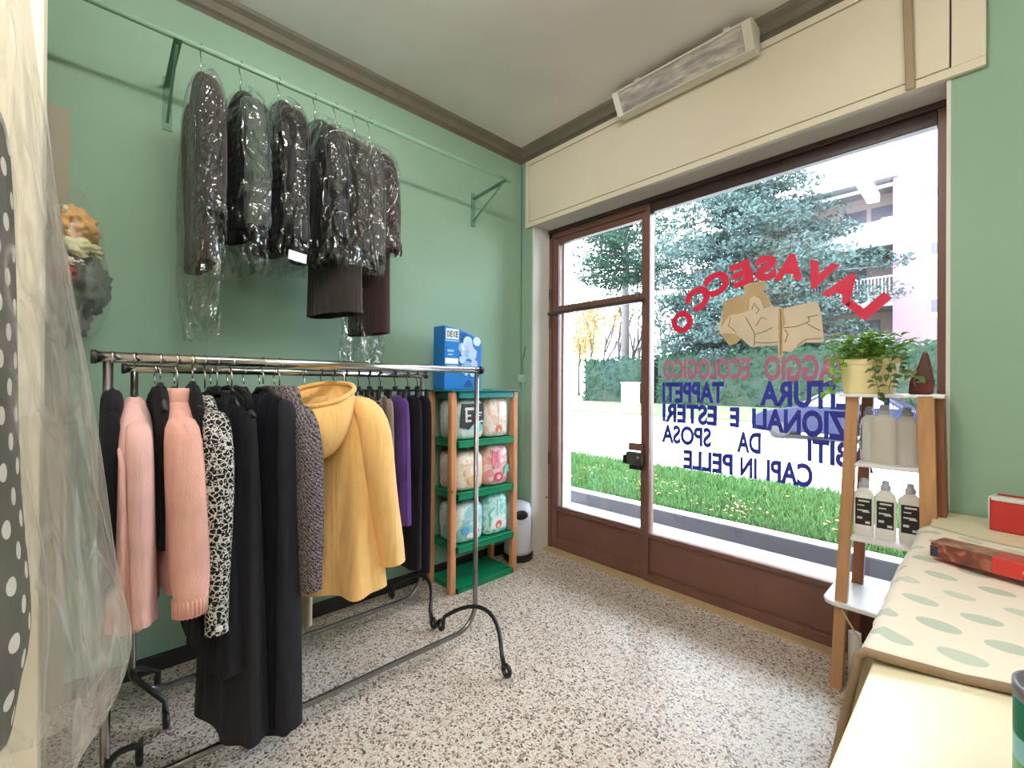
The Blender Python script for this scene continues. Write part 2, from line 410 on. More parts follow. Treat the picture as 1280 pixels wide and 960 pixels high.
glass_words('window_lettering', 'blue reversed lettering reading nazionali e esteri, second blue line', [W('ESTERI', 828, 896, 504, 527, 507, 533), W('E', 912, 924, 509, 533, 509, 535), W('NAZIONALI', 940, 1112, 510, 536, 516, 560)], M_blue)
glass_words('window_lettering', 'blue reversed lettering reading da sposa, third blue line', [W('SPOSA', 827, 889, 530, 553, 535, 560), W('DA', 921, 951, 539, 565, 541, 568), W('ABITI', 1009, 1092, 548, 576, 556, 592)], M_blue)
glass_words('window_lettering', 'blue reversed lettering reading capi in pelle, lowest line on the glass', [W('PELLE', 854, 916, 562, 585, 568, 594), W('IN', 925, 946, 571, 594, 573, 599), W('CAPI', 958, 1016, 574, 601, 580, 611)], M_blue)
ls = thing('arched_lettering', 'arch of large red reversed letters on the shop window', 'lettering', (-.95, LY, 1.95), 'lettering stuck to the shop window')
ARC = [('L', -.432, 1.905, -47), ('A', -.537, 2.0, -33), ('V', -.655, 2.085, -22), ('A', -.80, 2.16, -8), ('S', -.93, 2.178, 0), ('E', -1.07, 2.168, 14), ('C', -1.22, 2.135, 28), ('C', -1.345, 2.055, 44), ('O', -1.462, 1.90, 62)]
for ch, cx, cz, rot in ARC:
    vs, fs, asp = text_mesh(ch, .06)
    hh = .155; ww = min(.155, hh*asp*1.25); a = math.radians(rot)
    def fn(u, v, cx=cx, cz=cz, a=a, ww=ww):
        p = -(u-.5)*ww; q = (v-.5)*hh
        return (cx + p*math.cos(a) - q*math.sin(a), LY, cz + p*math.sin(a) + q*math.cos(a))
    flat_extrude(MB(), vs, fs, fn, (0, .001, 0)).build('letter', M_red, ls, fix=False)
# tan drawing of a woman holding a garment
M_tan = plain('tan_vinyl', (228, 210, 188), .6, var=.08, nscale=6)
M_tan2 = plain('ochre_vinyl', (200, 172, 130), .6, var=.1, nscale=12)
M_line = plain('brown_ink', (120, 96, 72), .6)
dr = thing('window_drawing', 'tan silhouette drawing of a woman holding up a garment on the glass', 'decal', (-.95, LY, 1.85))
q = lambda x, y, yy=LY: at(880+x/7.53, 330+y/7.53, 1, yy)
def decal(name, poly, mat, y0, parent):
    return MB().prism(poly, lambda a, b: q(a, b, y0), lambda a, b: q(a, b, y0+.0008)).build(name, mat, parent)
decal('figure', [(190,350),(390,280),(370,210),(430,180),(570,160),(590,220),(560,260),(600,310),(650,400),(710,400),(740,420),(1040,350),(1080,380),(1110,500),(1130,740),(960,740),(880,780),(820,830),(745,820),(740,880),(705,880),(690,760),(480,780),(440,780),(350,700),(310,745),(240,770),(150,650),(130,600),(170,480)], M_tan, LY, dr)
decal('hair', [(190,350),(390,280),(375,215),(430,182),(568,162),(588,220),(560,260),(600,310),(640,395),(560,420),(530,330),(470,300),(430,330),(420,440),(330,470),(250,480),(200,540),(160,600),(172,480)], M_tan2, LY-.001, dr)
decal('sleeve_shape', [(700,405),(745,420),(770,560),(740,600),(742,870),(708,870),(700,600)], M_tan2, LY-.001, dr)
decal('hem_shape', [(200,650),(300,660),(350,700),(310,745),(240,768),(160,660)], M_tan2, LY-.001, dr)
ln = MB()
for L in ([(390,500),(430,570),(480,660),(560,640),(640,600)], [(480,660),(470,770)], [(490,580),(540,500),(590,520)], [(480,735),(580,745),(690,735)], [(720,430),(725,600),(720,860)], [(750,600),(860,590),(960,555),(1040,600),(1100,630)], [(880,765),(960,710),(1110,700)], [(970,500),(1020,490),(1075,480)], [(760,620),(790,660),(760,740)], [(250,500),(230,580),(300,640)], [(450,430),(470,370),(520,430),(490,470)], [(985,500),(990,540),(960,555)]):
    ln.tube([q(a, b, LY-.0014) for a, b in L], .0022, 5)
ln.build('ink_lines', M_line, dr)
# ------------------------------------------------------------------ ceiling lamps
M_lampwhite = plain('lamp_white', (222, 216, 206), .45)
M_tubeglow = emit('tube_glow', (1.0, .95, .89), 44)
def ceiling_lamp(x, y0, y1, label):
    t = thing('fluorescent_lamp', label, 'lamp', (x, (y0+y1)/2, ZC), 'lit ceiling lamps')
    MB().box((x-.07, y0, ZC-.06), (x+.07, y1, ZC-.001)).build('lamp_housing', M_lampwhite, t, bevel=.006)
    MB().box((x-.05, y0+.03, ZC-.15), (x+.05, y1-.03, ZC-.06)).build('lamp_diffuser', M_tubeglow, t, bevel=.012)
    return t
ceiling_lamp(-.81, .07, 1.32, 'lit strip lamp on the ceiling over the middle of the shop')
ceiling_lamp(-.81, -2.0, -.75, 'unseen ceiling strip lamp added at the back to brighten the shop')  # fill lamp out of view, added to raise the interior light
ceiling_lamp(1.2, -.9, .35, 'unseen ceiling strip lamp added on the counter side to brighten the shop')  # another unseen lamp, added for more light in the room

def prism_diffuser():
    t = NT('prismatic_diffuser'); v = t.coord(scale=(1, 1, 1))
    x = t.node('ShaderNodeTexVoronoi', feature='F1'); x.inputs['Scale'].default_value = 60; t.link(v, x.inputs['Vector'])
    n = t.noise(t.coord(scale=(3, 14, 14)), 2.2, 3, .6)
    col = t.ramp(n, [(.35, lin((150, 146, 150))), (.5, lin((176, 170, 168))), (.65, lin((214, 206, 198)))])
    return t.done(t.bsdf(col, .22, 0, .6, x.outputs['Distance'], .5, .004))
fx = thing('ceiling_fixture', 'unlit white box lamp with prismatic cover above the shutter box', 'lamp', (-1.3, 2.68, ZC))
X0, X1 = -1.765, -.88
secp = [(2.735, 3.475), (2.61, 3.475), (2.585, 3.452), (2.665, 3.325), (2.735, 3.325)]
for x_ in (X0+.15, X1-.15): MB().box((x_-.02, 2.65, 3.46), (x_+.02, 2.69, ZC-.001)).build('ceiling_bracket', M_lampwhite, fx)
MB().loft([[Vector((X0, y, z)) for y, z in secp], [Vector((X1, y, z)) for y, z in secp]]).build('lamp_housing', M_lampwhite, fx, bevel=.006)
def along(t, d):   # point on the sloped face, d in front of it
    a, b = Vector((0, 2.585, 3.452)), Vector((0, 2.665, 3.325)); n = Vector((0, -.846, -.533))
    return a.lerp(b, t) + n*d
for x0, x1, mt, nm, d in ((X0+.045, X1-.05, prism_diffuser(), 'diffuser', .006), (X0, X0+.044, plain('pale_cap', (240, 238, 236), .3), 'end_cap', .012), (X1-.049, X1, M_lampwhite, 'end_cap', .012)):
    e0, e1 = (.1, .9) if nm == 'diffuser' else (0, 1)
    r = [[Vector((x, 0, 0))+along(s, dd) for s, dd in ((e0, -.002), (e0, d), (e1, d), (e1, -.002))] for x in (x0, x1)]
    MB().loft(r).build(nm, mt, fx, bevel=.003)
g_ = MB()
for tt in (.03, .95):
    g_.tube([Vector((x, 0, 0))+along(tt, .006) for x in (X0+.045, X1-.05)], .006, 6)
g_.build('side_rim', M_lampwhite, fx)

# ------------------------------------------------------------------ garment racks
def arc(c, r, a0, a1, n, ux, uz):
    c, ux, uz = Vector(c), Vector(ux), Vector(uz)
    return [c + ux*(r*math.cos(a0+(a1-a0)*k/n)) + uz*(r*math.sin(a0+(a1-a0)*k/n)) for k in range(n+1)]
def rack(label, x, y0, y1, ztop, front, back, lq, mtop):
    t = thing('garment_rack', label, 'clothes rack', (x, (y0+y1)/2, 0))
    B = .13; zb = .07
    Y, Z = (0, 1, 0), (0, 0, 1)
    MB().tube([(x, y0, ztop), (x, y0, zb+B)] + arc((x, y0+B, zb+B), B, PI, 1.5*PI, 8, Y, Z)[1:] + arc((x, y1-B, zb+B), B, 1.5*PI, 2*PI, 8, Y, Z) + [(x, y1, ztop)], .0135, 12).build('loop_frame', M_chromed, t, smooth=True)
    MB().tube([(x, y0-.035, ztop), (x, y1+.03, ztop)], .0185, 14).build('top_rail', mtop, t, smooth=True)
    for y in (y0-.035, y1+.03):
        MB().tube([(x, y-.008, ztop), (x, y+.008, ztop)], .023, 14).build('end_knob', M_iron, t, smooth=True)
    for y, s in ((y0, 1), (y1, -1)):
        yy = y - s*0  # foot arch crossing the loop just inside its end
        pts = []
        for k in range(13):
            u = k/12; q_ = lq if s > 0 else 1; xx = (x-back*q_) + (front+back)*q_*u
            pts.append((xx, yy + s*.10*abs(2*u-1)**2, .20 - .10*abs(2*u-1)**2.2))
        L = [Vector(p) for p in pts]
        a, b = L[0], L[-1]
        for e, sg in ((b, 1), (a, -1)):
            ex = [e + Vector((sg*.012, 0, -.03)), e + Vector((sg*.014, 0, -.06))] + arc(e + Vector((sg*.036, 0, -.062)), .024, PI if sg > 0 else 0, (PI + 1.7*PI) if sg > 0 else -1.7*PI, 12, (1, 0, 0), (0, 0, 1))
            if sg > 0: L = L + ex
            else: L = ex[::-1] + L
        zmin = min(p.z for p in L) - .0125
        MB().tube([p - Vector((0, 0, zmin)) for p in L], .0115, 10).build('scroll_foot', M_iron, t, smooth=True)
    return t
RX, RZ = -2.0, 1.535
RX2, RZ2 = -2.55, 1.512
rack('chrome garment rack nearest the camera, holding the pink cardigans and tan coat', RX, .035, 1.60, RZ, .34, .16, 1, M_chrome)
rack('chrome garment rack standing behind, against the green wall with skirts', RX2, .13, 1.58, RZ2, .27, .17, .6, M_chrome)

# ------------------------------------------------------------------ garments
def ring(z, cu, cv, hu, hv, n=36, amp=0, nf=7, ph=0, sq=.75, z2=None, slope=0):
    out = []
    for k in range(n):
        a = 2*PI*k/n; c, s_ = math.cos(a), math.sin(a)
        f = amp*math.sin(nf*a+ph)
        u = cu + (hu+f*.5)*math.copysign(abs(c)**sq, c); v = cv + (hv+f)*math.copysign(abs(s_)**sq, s_)
        out.append((u, v, z + slope*u))
    return out
class Garment:
    """clothes hung on a rail: u runs along the hanger, v along the rail"""
    def __init__(s, name, label, cat, x, y, ztop, rot=0, group=None):
        s.M = Matrix.Translation((x, y, 0)) @ Matrix.Rotation(math.radians(rot), 4, 'Z')
        s.x, s.y, s.rot = x, y, rot
        s.t = thing(name, label, cat, (x, y, ztop), group)
    def w(s, p): return s.M @ Vector(p)
    def body(s, name, mat, levels, n=40, cap1=False, cap0=True, sub=1, seed=0, mb=None):
        r = random.Random(seed); rings = []; ph = r.uniform(0, 6)
        for i, L in enumerate(levels):
            z, hu, hv = L[:3]; amp = L[3] if len(L) > 3 else 0; cu = L[4] if len(L) > 4 else 0; cv = L[5] if len(L) > 5 else 0; nf = L[6] if len(L) > 6 else 7
            rings.append([s.w(p) for p in ring(z, cu, cv, hu, hv, n, amp, nf, ph + .25*i)])
        return (mb or MB()).loft(rings, cap0, cap1).build(name, mat, s.t, smooth=True, sub=sub)
    def sleeve(s, name, mat, pts, sub=1, n=16, seed=0):
        """pts: (u, v, z, ru, rv) from shoulder to cuff"""
        r = random.Random(seed); rings = []; ph = r.uniform(0, 6)
        for i, (u, v, z, ru, rv) in enumerate(pts):
            rings.append([s.w(p) for p in ring(z, u, v, ru, rv, n, min(ru, rv)*.09 if 0 < i < len(pts)-1 else 0, 3, ph+i, .85)])
        return MB().loft(rings, True, False).build(name, mat, s.t, smooth=True, sub=sub)
def hanger(label, x, y, zr, ru, rot=0, half=.2, drop=.11, mat=None, clips=False, hook=None, group='hangers on the racks'):
    """hook over the rail, neck, sloped arms"""
    mat = mat or M_black
    t = thing('clothes_hanger', label, 'hanger', (x, y, zr), group)
    M = Matrix.Translation((x, y, 0)) @ Matrix.Rotation(math.radians(rot), 4, 'Z')
    zc = zr + ru - .012
    R = .022
    pts = [M @ Vector((R*math.cos(a), 0, zr + ru + .004 - R + R*math.sin(a))) for a in [math.radians(d) for d in range(-50, 200, 25)]]
    pts += [M @ Vector((-.012, 0, zr-.03)), M @ Vector((0, 0, zr-.045)), M @ Vector((0, 0, zr-drop+.02))]
    MB().tube(pts, .0028, 6).build('hook', hook or M_chrome, t, smooth=True)
    if clips:
        MB().tube([M @ Vector((-half, 0, zr-drop)), M @ Vector((half, 0, zr-drop))], .006, 8).build('bar', mat, t)
        MB().cbox((0, 0, 0), (.05, .014, .03), Matrix.Translation(M @ Vector((0, 0, zr-drop+.012))) @ M.to_3x3().to_4x4()).build('neck', mat, t, bevel=.004)
        for sgn in (-1, 1):
            MB().cbox((0, 0, 0), (.03, .022, .055), Matrix.Translation(M @ Vector((sgn*(half-.035), 0, zr-drop-.018))) @ M.to_3x3().to_4x4()).build('clip', mat, t, bevel=.004)
    else:
        b = MB()
        prof = [(-half, -.085), (-half*.6, -.04), (-.03, .0), (.03, .0), (half*.6, -.04), (half, -.085)]
        b.tube([M @ Vector((u, 0, zr-drop+d)) for u, d in prof], .0085, 8)
        b.build('shoulder_arm', mat, t, smooth=True)
    return t

C_pink = cloth('pale_pink_knit', (228, 182, 177), bscale=(300, 300, 60))
C_pink2 = cloth('salmon_pink_knit', (228, 172, 157), bscale=(300, 300, 60))
C_black = cloth('black_cloth', (26, 25, 29), bump=.2, sheen=.02)
C_black2 = cloth('charcoal_cloth', (38, 37, 42), bump=.2, sheen=.02)
C_navy = cloth('blue_black_cloth', (24, 23, 34), bump=.2, sheen=.02)
C_tan = cloth('camel_wool', (236, 188, 120), bscale=(160, 160, 160), var=.05, bump=.25)
C_purple = cloth('purple_cloth', (92, 58, 130), bump=.25)
C_beige = cloth('beige_cloth', (178, 162, 142))
C_maroon = cloth('dark_maroon_cloth', (52, 36, 38))
C_grey = cloth('taupe_grey_wool', (50, 45, 42))
C_grey2 = cloth('dark_grey_wool', (74, 70, 66))
C_puffer = cloth('sage_quilted_nylon', (68, 78, 71), .5, .1)
C_puffd = cloth('black_quilted_nylon', (18, 17, 20), .45, .1)
C_silver = cloth('silver_grey_cloth', (74, 70, 67), .5)
def pattern_cloth(name, a, b, scale, th=.5, stretch=(1, 1, 1)):
    t = NT(name); v = t.coord(scale=stretch)
    n = t.noise(v, scale, 2, .5, 2.2)
    x = t.node('ShaderNodeTexVoronoi', feature='DISTANCE_TO_EDGE'); x.inputs['Scale'].default_value = scale*.9
    x.inputs['Randomness'].default_value = 1; t.link(v, x.inputs['Vector'])
    f = t.math('MULTIPLY', t.math('GREATER_THAN', n, th-.07), t.math('GREATER_THAN', x.outputs['Distance'], .10))
    f2 = t.math('MAXIMUM', f, t.math('GREATER_THAN', n, th+.12))
    return t.done(t.bsdf(t.mix(f2, lin(a), lin(b)), .85, 0, .2))
C_leo = pattern_cloth('leopard_print', (206, 202, 196), (24, 22, 24), 66, .45)
C_brownprint = pattern_cloth('brown_print', (140, 118, 104), (38, 28, 30), 34, .5)
def herringbone(name, a, b):
    t = NT(name); v = t.coord()
    w1 = t.node('ShaderNodeTexWave', wave_type='BANDS', bands_direction='DIAGONAL'); w1.inputs['Scale'].default_value = 42; w1.inputs['Distortion'].default_value = 7.0
    w1.inputs['Detail'].default_value = 2; w1.inputs['Detail Scale'].default_value = 3
    t.link(v, w1.inputs['Vector'])
    n = t.noise(v, 110, 2)
    f = t.math('MULTIPLY', w1.outputs['Fac'], t.math('ADD', n, .35))
    return t.done(t.bsdf(t.mix(f, lin(a), lin(b)), .9, 0, .15, n, .4, .004))
C_tweed = herringbone('grey_tweed', (34, 30, 36), (142, 130, 132))

HB = 'black hangers on the garment racks'
FR = 'clothes on the front rack'
# 1 black jacket at the far left end
g = Garment('jacket', 'black jacket at the far left end of the front rack beside the pale pink cardigan', 'jacket', RX, .045, RZ, 0, FR)
g.body('jacket_body', C_black, [(1.43, .05, .02), (1.40, .12, .03), (1.35, .14, .03), (1.2, .15, .03, .004), (.95, .15, .03, .005), (.78, .15, .03, .005)], seed=1)
g.sleeve('sleeve', C_black, [(.13, 0, 1.37, .03, .022), (.16, -.006, 1.25, .03, .022), (.165, -.01, 1.0, .03, .022), (.16, -.01, .82, .03, .02)])
hanger('black hanger of the black jacket at the left end of the front rack', RX, .045, RZ, .016, half=.12, group=HB)
# 2 pale pink cardigan
g = Garment('cardigan', 'pale pink knitted cardigan, leftmost pink garment on the front rack', 'cardigan', RX, .102, RZ, -4, FR)
g.body('cardigan_body', C_pink, [(1.395, .045, .02), (1.385, .075, .028), (1.35, .14, .042), (1.30, .19, .052), (1.24, .205, .056, .004), (1.0, .205, .060, .007), (.8, .205, .064, .010), (.68, .205, .067, .012)], seed=2)
g.body('neck_band', C_pink, [(1.405, .05, .016), (1.39, .06, .028), (1.375, .07, .034)], seed=3)
g.sleeve('sleeve', C_pink, [(.165, .012, 1.335, .03, .03), (.20, .018, 1.27, .036, .036), (.212, .022, 1.1, .036, .034), (.215, .024, .85, .034, .03), (.212, .026, .70, .028, .025)], seed=2)
g.sleeve('sleeve', C_pink, [(-.165, .01, 1.335, .03, .03), (-.20, .015, 1.27, .036, .036), (-.212, .018, 1.1, .036, .034), (-.215, .02, .70, .028, .025)], seed=3)
ed = MB(); ed.tube([g.w(p) for p in ((.09, -.045, 1.34), (.215, -.022, 1.2), (.222, -.018, 1.0), (.224, -.016, .69))], .008, 6); ed.build('front_edge', C_pink, g.t, smooth=True)
hanger('hanger in the pale pink cardigan on the front rack', RX, .102, RZ, .016, rot=-4, half=.10, drop=.135, mat=M_iron, group=HB)
# 3 black top between the two pinks
g = Garment('jacket', 'black top hanging between the pale pink cardigan and the salmon sweater', 'jacket', RX, .172, RZ, 0, FR)
g.body('top_body', C_black, [(1.445, .05, .012), (1.42, .10, .02), (1.36, .15, .022), (1.2, .16, .022, .003), (.9, .16, .022, .004)], seed=4)
hanger('black hanger of the top between the two pink knits', RX, .172, RZ, .016, half=.15, drop=.09, group=HB)
# 4 salmon turtleneck sweater
g = Garment('sweater', 'salmon pink turtleneck sweater with ribbed cuff on the front rack', 'sweater', RX, .22, RZ, -2, FR)
g.body('sweater_body', C_pink2, [(1.43, .06, .03), (1.42, .065, .036), (1.385, .07, .04), (1.36, .13, .048), (1.31, .185, .054), (1.2, .20, .056, .004), (.95, .2, .054, .006), (.76, .2, .052, .006)], seed=5, cap0=False)
g.body('turtleneck', C_pink2, [(1.375, .085, .046), (1.40, .082, .046), (1.428, .078, .042), (1.435, .07, .036), (1.425, .062, .03), (1.40, .058, .026)], seed=5, cap0=False, n=24)
sl = [(.15, .0, 1.345, .036, .042), (.195, .006, 1.27, .05, .054), (.215, .012, 1.1, .052, .056), (.222, .018, .95, .052, .058), (.225, .022, .80, .05, .056), (.224, .022, .755, .045, .046), (.224, .022, .70, .043, .044)]
g.sleeve('sleeve', C_pink2, sl, seed=6); g.sleeve('sleeve', C_pink2, [(-a, b, c, d*.8, e*.8) for a, b, c, d, e in sl], seed=7)
cf = MB()
for k in range(26):
    a = 2*PI*k/26; p = [(.224+r_*math.cos(a), .022+r_*1.02*math.sin(a), z) for r_, z in ((.0465, .755), (.045, .70))]
    cf.tube([g.w(x) for x in p], .0028, 5)
cf.build('ribbed_cuff', C_pink2, g.t, smooth=True)
hanger('hanger in the salmon turtleneck sweater on the front rack', RX, .22, RZ, .016, rot=-2, half=.09, drop=.125, mat=M_iron, group=HB)
# 5 black jacket behind the sweater
g = Garment('jacket', 'black jacket squeezed between the salmon sweater and the leopard print blouse', 'jacket', RX, .265, RZ, 0, FR)
g.body('jacket_body', C_black, [(1.45, .05, .016), (1.42, .12, .02), (1.36, .17, .024), (1.2, .185, .024, .003), (.7, .18, .024, .004), (.56, .18, .024)], seed=8)
hanger('black hanger of the jacket beside the leopard print blouse', RX, .265, RZ, .016, half=.15, drop=.085, group=HB)
# 6 leopard print blouse
g = Garment('blouse', 'black and white leopard print blouse with long sleeve', 'blouse', RX, .303, RZ, 2, FR)
g.body('blouse_body', C_leo, [(1.41, .05, .018), (1.39, .09, .024), (1.36, .14, .028), (1.28, .18, .03), (1.0, .185, .03, .004), (.75, .185, .03, .006), (.66, .185, .03, .006)], seed=9)
sl = [(.14, .0, 1.36, .032, .032), (.185, .002, 1.30, .042, .045), (.205, .004, 1.15, .045, .047), (.21, .004, .95, .043, .043), (.212, .002, .75, .036, .036), (.21, .0, .645, .032, .034), (.21, .0, .605, .034, .035)]
g.sleeve('sleeve', C_leo, sl, seed=10); g.sleeve('sleeve', C_leo, [(-a, b-.04, c+.02, d, e) for a, b, c, d, e in sl], seed=11)
MB().lathe([(.009, 0), (.011, .004), (.006, .007)], n=12, M=Matrix.Translation(g.w((.243, .0, .63))) @ Matrix.Rotation(PI/2, 4, 'Y')).build('cuff_button', plain('pearl_button', (220, 216, 208), .3), g.t)
hanger('black hanger of the leopard print blouse', RX, .303, RZ, .016, half=.10, drop=.125, group=HB)
# 7 black skirt behind the leopard print
g = Garment('skirt', 'short black flared skirt just behind the leopard print sleeve', 'skirt', RX, .342, RZ, 6, FR)
g.body('skirt_body', C_black, [(1.40, .13, .014), (1.3, .14, .02), (1.0, .17, .03, .004), (.7, .2, .045, .008), (.43, .21, .06, .012)], seed=12)
hanger('black clip hanger of the short black skirt', RX, .342, RZ, .016, rot=6, half=.13, drop=.12, clips=True, group=HB)
# 8 long black dress
g = Garment('dress', 'long black sleeveless dress reaching nearly to the floor', 'dress', RX, .39, RZ, 12, FR)
g.body('dress_body', C_black2, [(1.37, .17, .014), (1.33, .18, .026), (1.2, .185, .04, .003), (.95, .195, .05, .006), (.6, .21, .06, .01), (.3, .22, .065, .013), (.16, .225, .068, .014)], seed=13)
st = MB()
for sgn in (-1, 1):
    st.tube([g.w(p) for p in ((sgn*.15, .0, 1.355), (sgn*.13, .0, 1.40), (sgn*.085, 0, 1.425), (sgn*.03, 0, 1.435))], [.016, .013, .012, .010], 8)
st.build('shoulder_strap', C_black, g.t, smooth=True)
hanger('black hanger of the long black sleeveless dress', RX, .39, RZ, .016, rot=12, half=.18, drop=.12, group=HB)
# 9 black wide trousers / jumpsuit
g = Garment('dress', 'long blue-black dress with dark side panel beside the grey tweed coat', 'dress', RX, .50, RZ, 12, FR)
g.body('dress_body', C_navy, [(1.41, .12, .012), (1.38, .17, .018), (1.34, .185, .03), (1.1, .19, .045, .003), (.8, .195, .05, .005), (.4, .2, .056, .008), (.13, .205, .058, .010)], seed=14)
g.sleeve('side_panel', C_black2, [(.165, .0, 1.395, .022, .026), (.195, .0, 1.33, .026, .038), (.205, .0, 1.0, .026, .042), (.21, .0, .5, .028, .046), (.212, .0, .16, .03, .05)], seed=15)
hanger('black hanger of the long blue-black dress', RX, .50, RZ, .016, rot=12, half=.18, drop=.105, group=HB)
# 10 grey tweed coat
g = Garment('coat', 'dark grey tweed coat hanging right beside the camel hooded coat', 'coat', RX, .56, RZ, 14, FR)
g.body('coat_body', C_tweed, [(1.43, .055, .03), (1.41, .08, .04), (1.385, .13, .045), (1.33, .18, .05), (1.2, .195, .052, .003), (.95, .2, .052, .004), (.68, .2, .052, .005)], seed=16)
g.body('collar', C_tweed, [(1.39, .115, .055), (1.415, .105, .056), (1.44, .085, .05), (1.445, .07, .04), (1.42, .05, .026)], seed=16, cap0=False, n=28)
sl = [(.13, -.005, 1.375, .036, .038), (.19, -.004, 1.31, .05, .05), (.21, -.002, 1.15, .052, .052), (.218, .0, .95, .05, .05), (.222, .002, .78, .045, .046), (.222, .002, .655, .04, .04)]
g.sleeve('sleeve', C_tweed, sl, seed=17); g.sleeve('sleeve', C_tweed, [(-a, b, c, d, e) for a, b, c, d, e in sl], seed=18)
hanger('black hanger in the grey tweed coat', RX, .56, RZ, .016, rot=14, half=.10, drop=.115, group=HB)
# 11 camel hooded coat
g = Garment('coat', 'camel yellow hooded wool coat, the brightest coat on the front rack', 'coat', RX-.01, .79, RZ, 30, FR)
g.body('coat_body', C_tan, [(1.40, .07, .045), (1.375, .12, .06), (1.33, .17, .07), (1.25, .195, .078), (1.05, .205, .085, .005), (.85, .22, .095, .016, 0, -.01, 6), (.68, .235, .108, .028, 0, -.015, 6), (.56, .245, .118, .036, 0, -.018, 6)], seed=19)
sl = [(.10, .01, 1.40, .05, .055), (.165, .014, 1.35, .06, .068), (.205, .018, 1.25, .064, .076), (.222, .024, 1.08, .062, .076), (.236, .04, .9, .06, .07), (.252, .062, .74, .058, .066), (.258, .07, .655, .055, .062)]
g.sleeve('sleeve', C_tan, sl, seed=20); g.sleeve('sleeve', C_tan, [(-a, b, c, d, e) for a, b, c, d, e in sl], seed=21)
# hood: a sack hanging behind (v<0), open at the top
hd = [(1.425, .05, .035, -.035), (1.42, .10, .075, -.05), (1.415, .145, .105, -.07), (1.40, .165, .12, -.09), (1.37, .172, .135, -.105), (1.32, .178, .145, -.12), (1.26, .172, .142, -.135), (1.20, .15, .12, -.145), (1.155, .11, .085, -.145), (1.13, .06, .045, -.14), (1.122, .02, .015, -.138)]
def hr(z, cv, hu, hv, amp=0, ph=0):      # hood rings lean forward so the opening faces up and out
    f = max(0, min(1, (z-1.2)/.2))
    return [g.w((u, v, zz + .42*(v-cv)*f)) for u, v, zz in ring(z, -.015, cv, hu, hv, 32, amp, 5, ph, .9)]
rings = [hr(z, cv, hu, hv, .004*min(1, i*.3), i*.4) for i, (z, hu, hv, cv) in enumerate(hd)]
inner = [hr(z, cv, hu, hv) for z, hu, hv, cv in ((1.30, .10, .06, -.09), (1.35, .135, .10, -.09), (1.40, .155, .115, -.09))]
MB().loft(inner + rings[3:], False, True).build('hood', C_tan, g.t, smooth=True, sub=1)
rim = hr(1.405, -.09, .16, .118)
MB().tube(rim + [rim[0]], .011, 8).build('hood_rim', C_tan, g.t, smooth=True)
hanger('black hanger inside the camel hooded coat', RX-.01, .835, RZ, .016, rot=30, half=.11, drop=.12, group=HB)

# rear rack
RR = 'clothes on the rear rack'
def rear(name, label, cat, y, mat, levels, rot=0, seed=0, clips=True, nm='skirt_body', hl=None, half=.15, drop=.10):
    g = Garment(name, label, cat, RX2, y, RZ2, rot, RR)
    g.body(nm, mat, levels, seed=seed)
    hanger(hl or 'black clip hanger of the ' + ' '.join(label.split()[:6]), RX2, y, RZ2, .016, rot=rot, half=half, drop=drop, clips=clips, hook=M_black if clips else M_chrome, group=HB)
    return g
ys = [.20, .27, .34, .41, .48, .55, .62, .69]
kinds = [('black', C_black), ('charcoal', C_black2), ('black', C_navy), ('black', C_black), ('charcoal', C_black2), ('black', C_black), ('navy black', C_navy), ('black', C_black2)]
for i, (y, (kn, mt)) in enumerate(zip(ys, kinds)):
    g = Garment('blouse', 'plain dark blouse on the rear rack behind the long black dresses', 'blouse', RX2, y, RZ2, 4, RR)
    zb = .95 - .05*(i % 3)
    g.body('blouse_body', mt, [(1.42, .04, .012), (1.40, .10, .018), (1.35, .17, .022), (1.2, .185, .022, .003), (zb, .185, .022, .004)], seed=30+i, n=28)
    hanger('black hanger of a dark blouse on the rear rack', RX2, y, RZ2, .016, rot=4, half=.17, drop=.085, group=HB)
g = Garment('trousers', 'beige trousers on the rear rack showing below the grey tweed coat', 'trousers', RX2, .84, RZ2, 0, RR)
for u in (-.06, .06):
    g.sleeve('trouser_leg', C_beige, [(u, 0, 1.39, .06, .016), (u, 0, 1.2, .065, .022), (u, 0, .7, .055, .024), (u, 0, .17, .05, .022)], seed=40+int(u*100))
hanger('black clip hanger of the beige trousers', RX2, .84, RZ2, .016, half=.13, clips=True, group=HB)
for i, y in enumerate((.93, 1.0, 1.07)):
    rear('skirt', 'dark skirt on the rear rack hidden behind the camel coat', 'skirt', y, (C_black, C_grey2, C_black2)[i], [(1.39, .15, .012), (1.3, .16, .02, .002), (1.0, .17, .028, .004), (.72, .18, .03, .006)], seed=43+i, hl='black clip hanger of a dark skirt behind the camel coat')
rear('skirt', 'beige skirt peeking out between the camel coat and the brown print skirt', 'skirt', 1.145, C_beige, [(1.39, .15, .012), (1.3, .16, .018, .002), (1.0, .17, .022, .004), (.72, .18, .024, .005)], seed=47)
rear('skirt', 'dark brown printed skirt left of the grey striped skirt on the rear rack', 'skirt', 1.215, C_brownprint, [(1.39, .15, .014), (1.3, .16, .022, .002), (1.0, .17, .026, .004), (.68, .18, .028, .005)], seed=48)
rear('skirt', 'pale grey-beige skirt just left of the purple skirt', 'skirt', 1.285, cloth('stone_grey_cloth', (150, 136, 128)), [(1.39, .15, .014), (1.3, .16, .02, .002), (1.0, .17, .024, .003), (.68, .18, .026, .004)], seed=49)
rear('skirt', 'purple pleated skirt between the grey-beige and black skirts', 'skirt', 1.385, C_purple, [(1.39, .15, .02), (1.3, .16, .03, .004, 0, 0, 13), (1.0, .17, .038, .007, 0, 0, 13), (.60, .18, .042, .009, 0, 0, 13)], seed=50)
rear('trousers', 'black trousers immediately right of the purple skirt', 'trousers', 1.475, C_black, [(1.39, .15, .022), (1.3, .16, .034, .002), (1.0, .16, .04, .004), (.30, .15, .044, .005)], seed=51, nm='trouser_body')
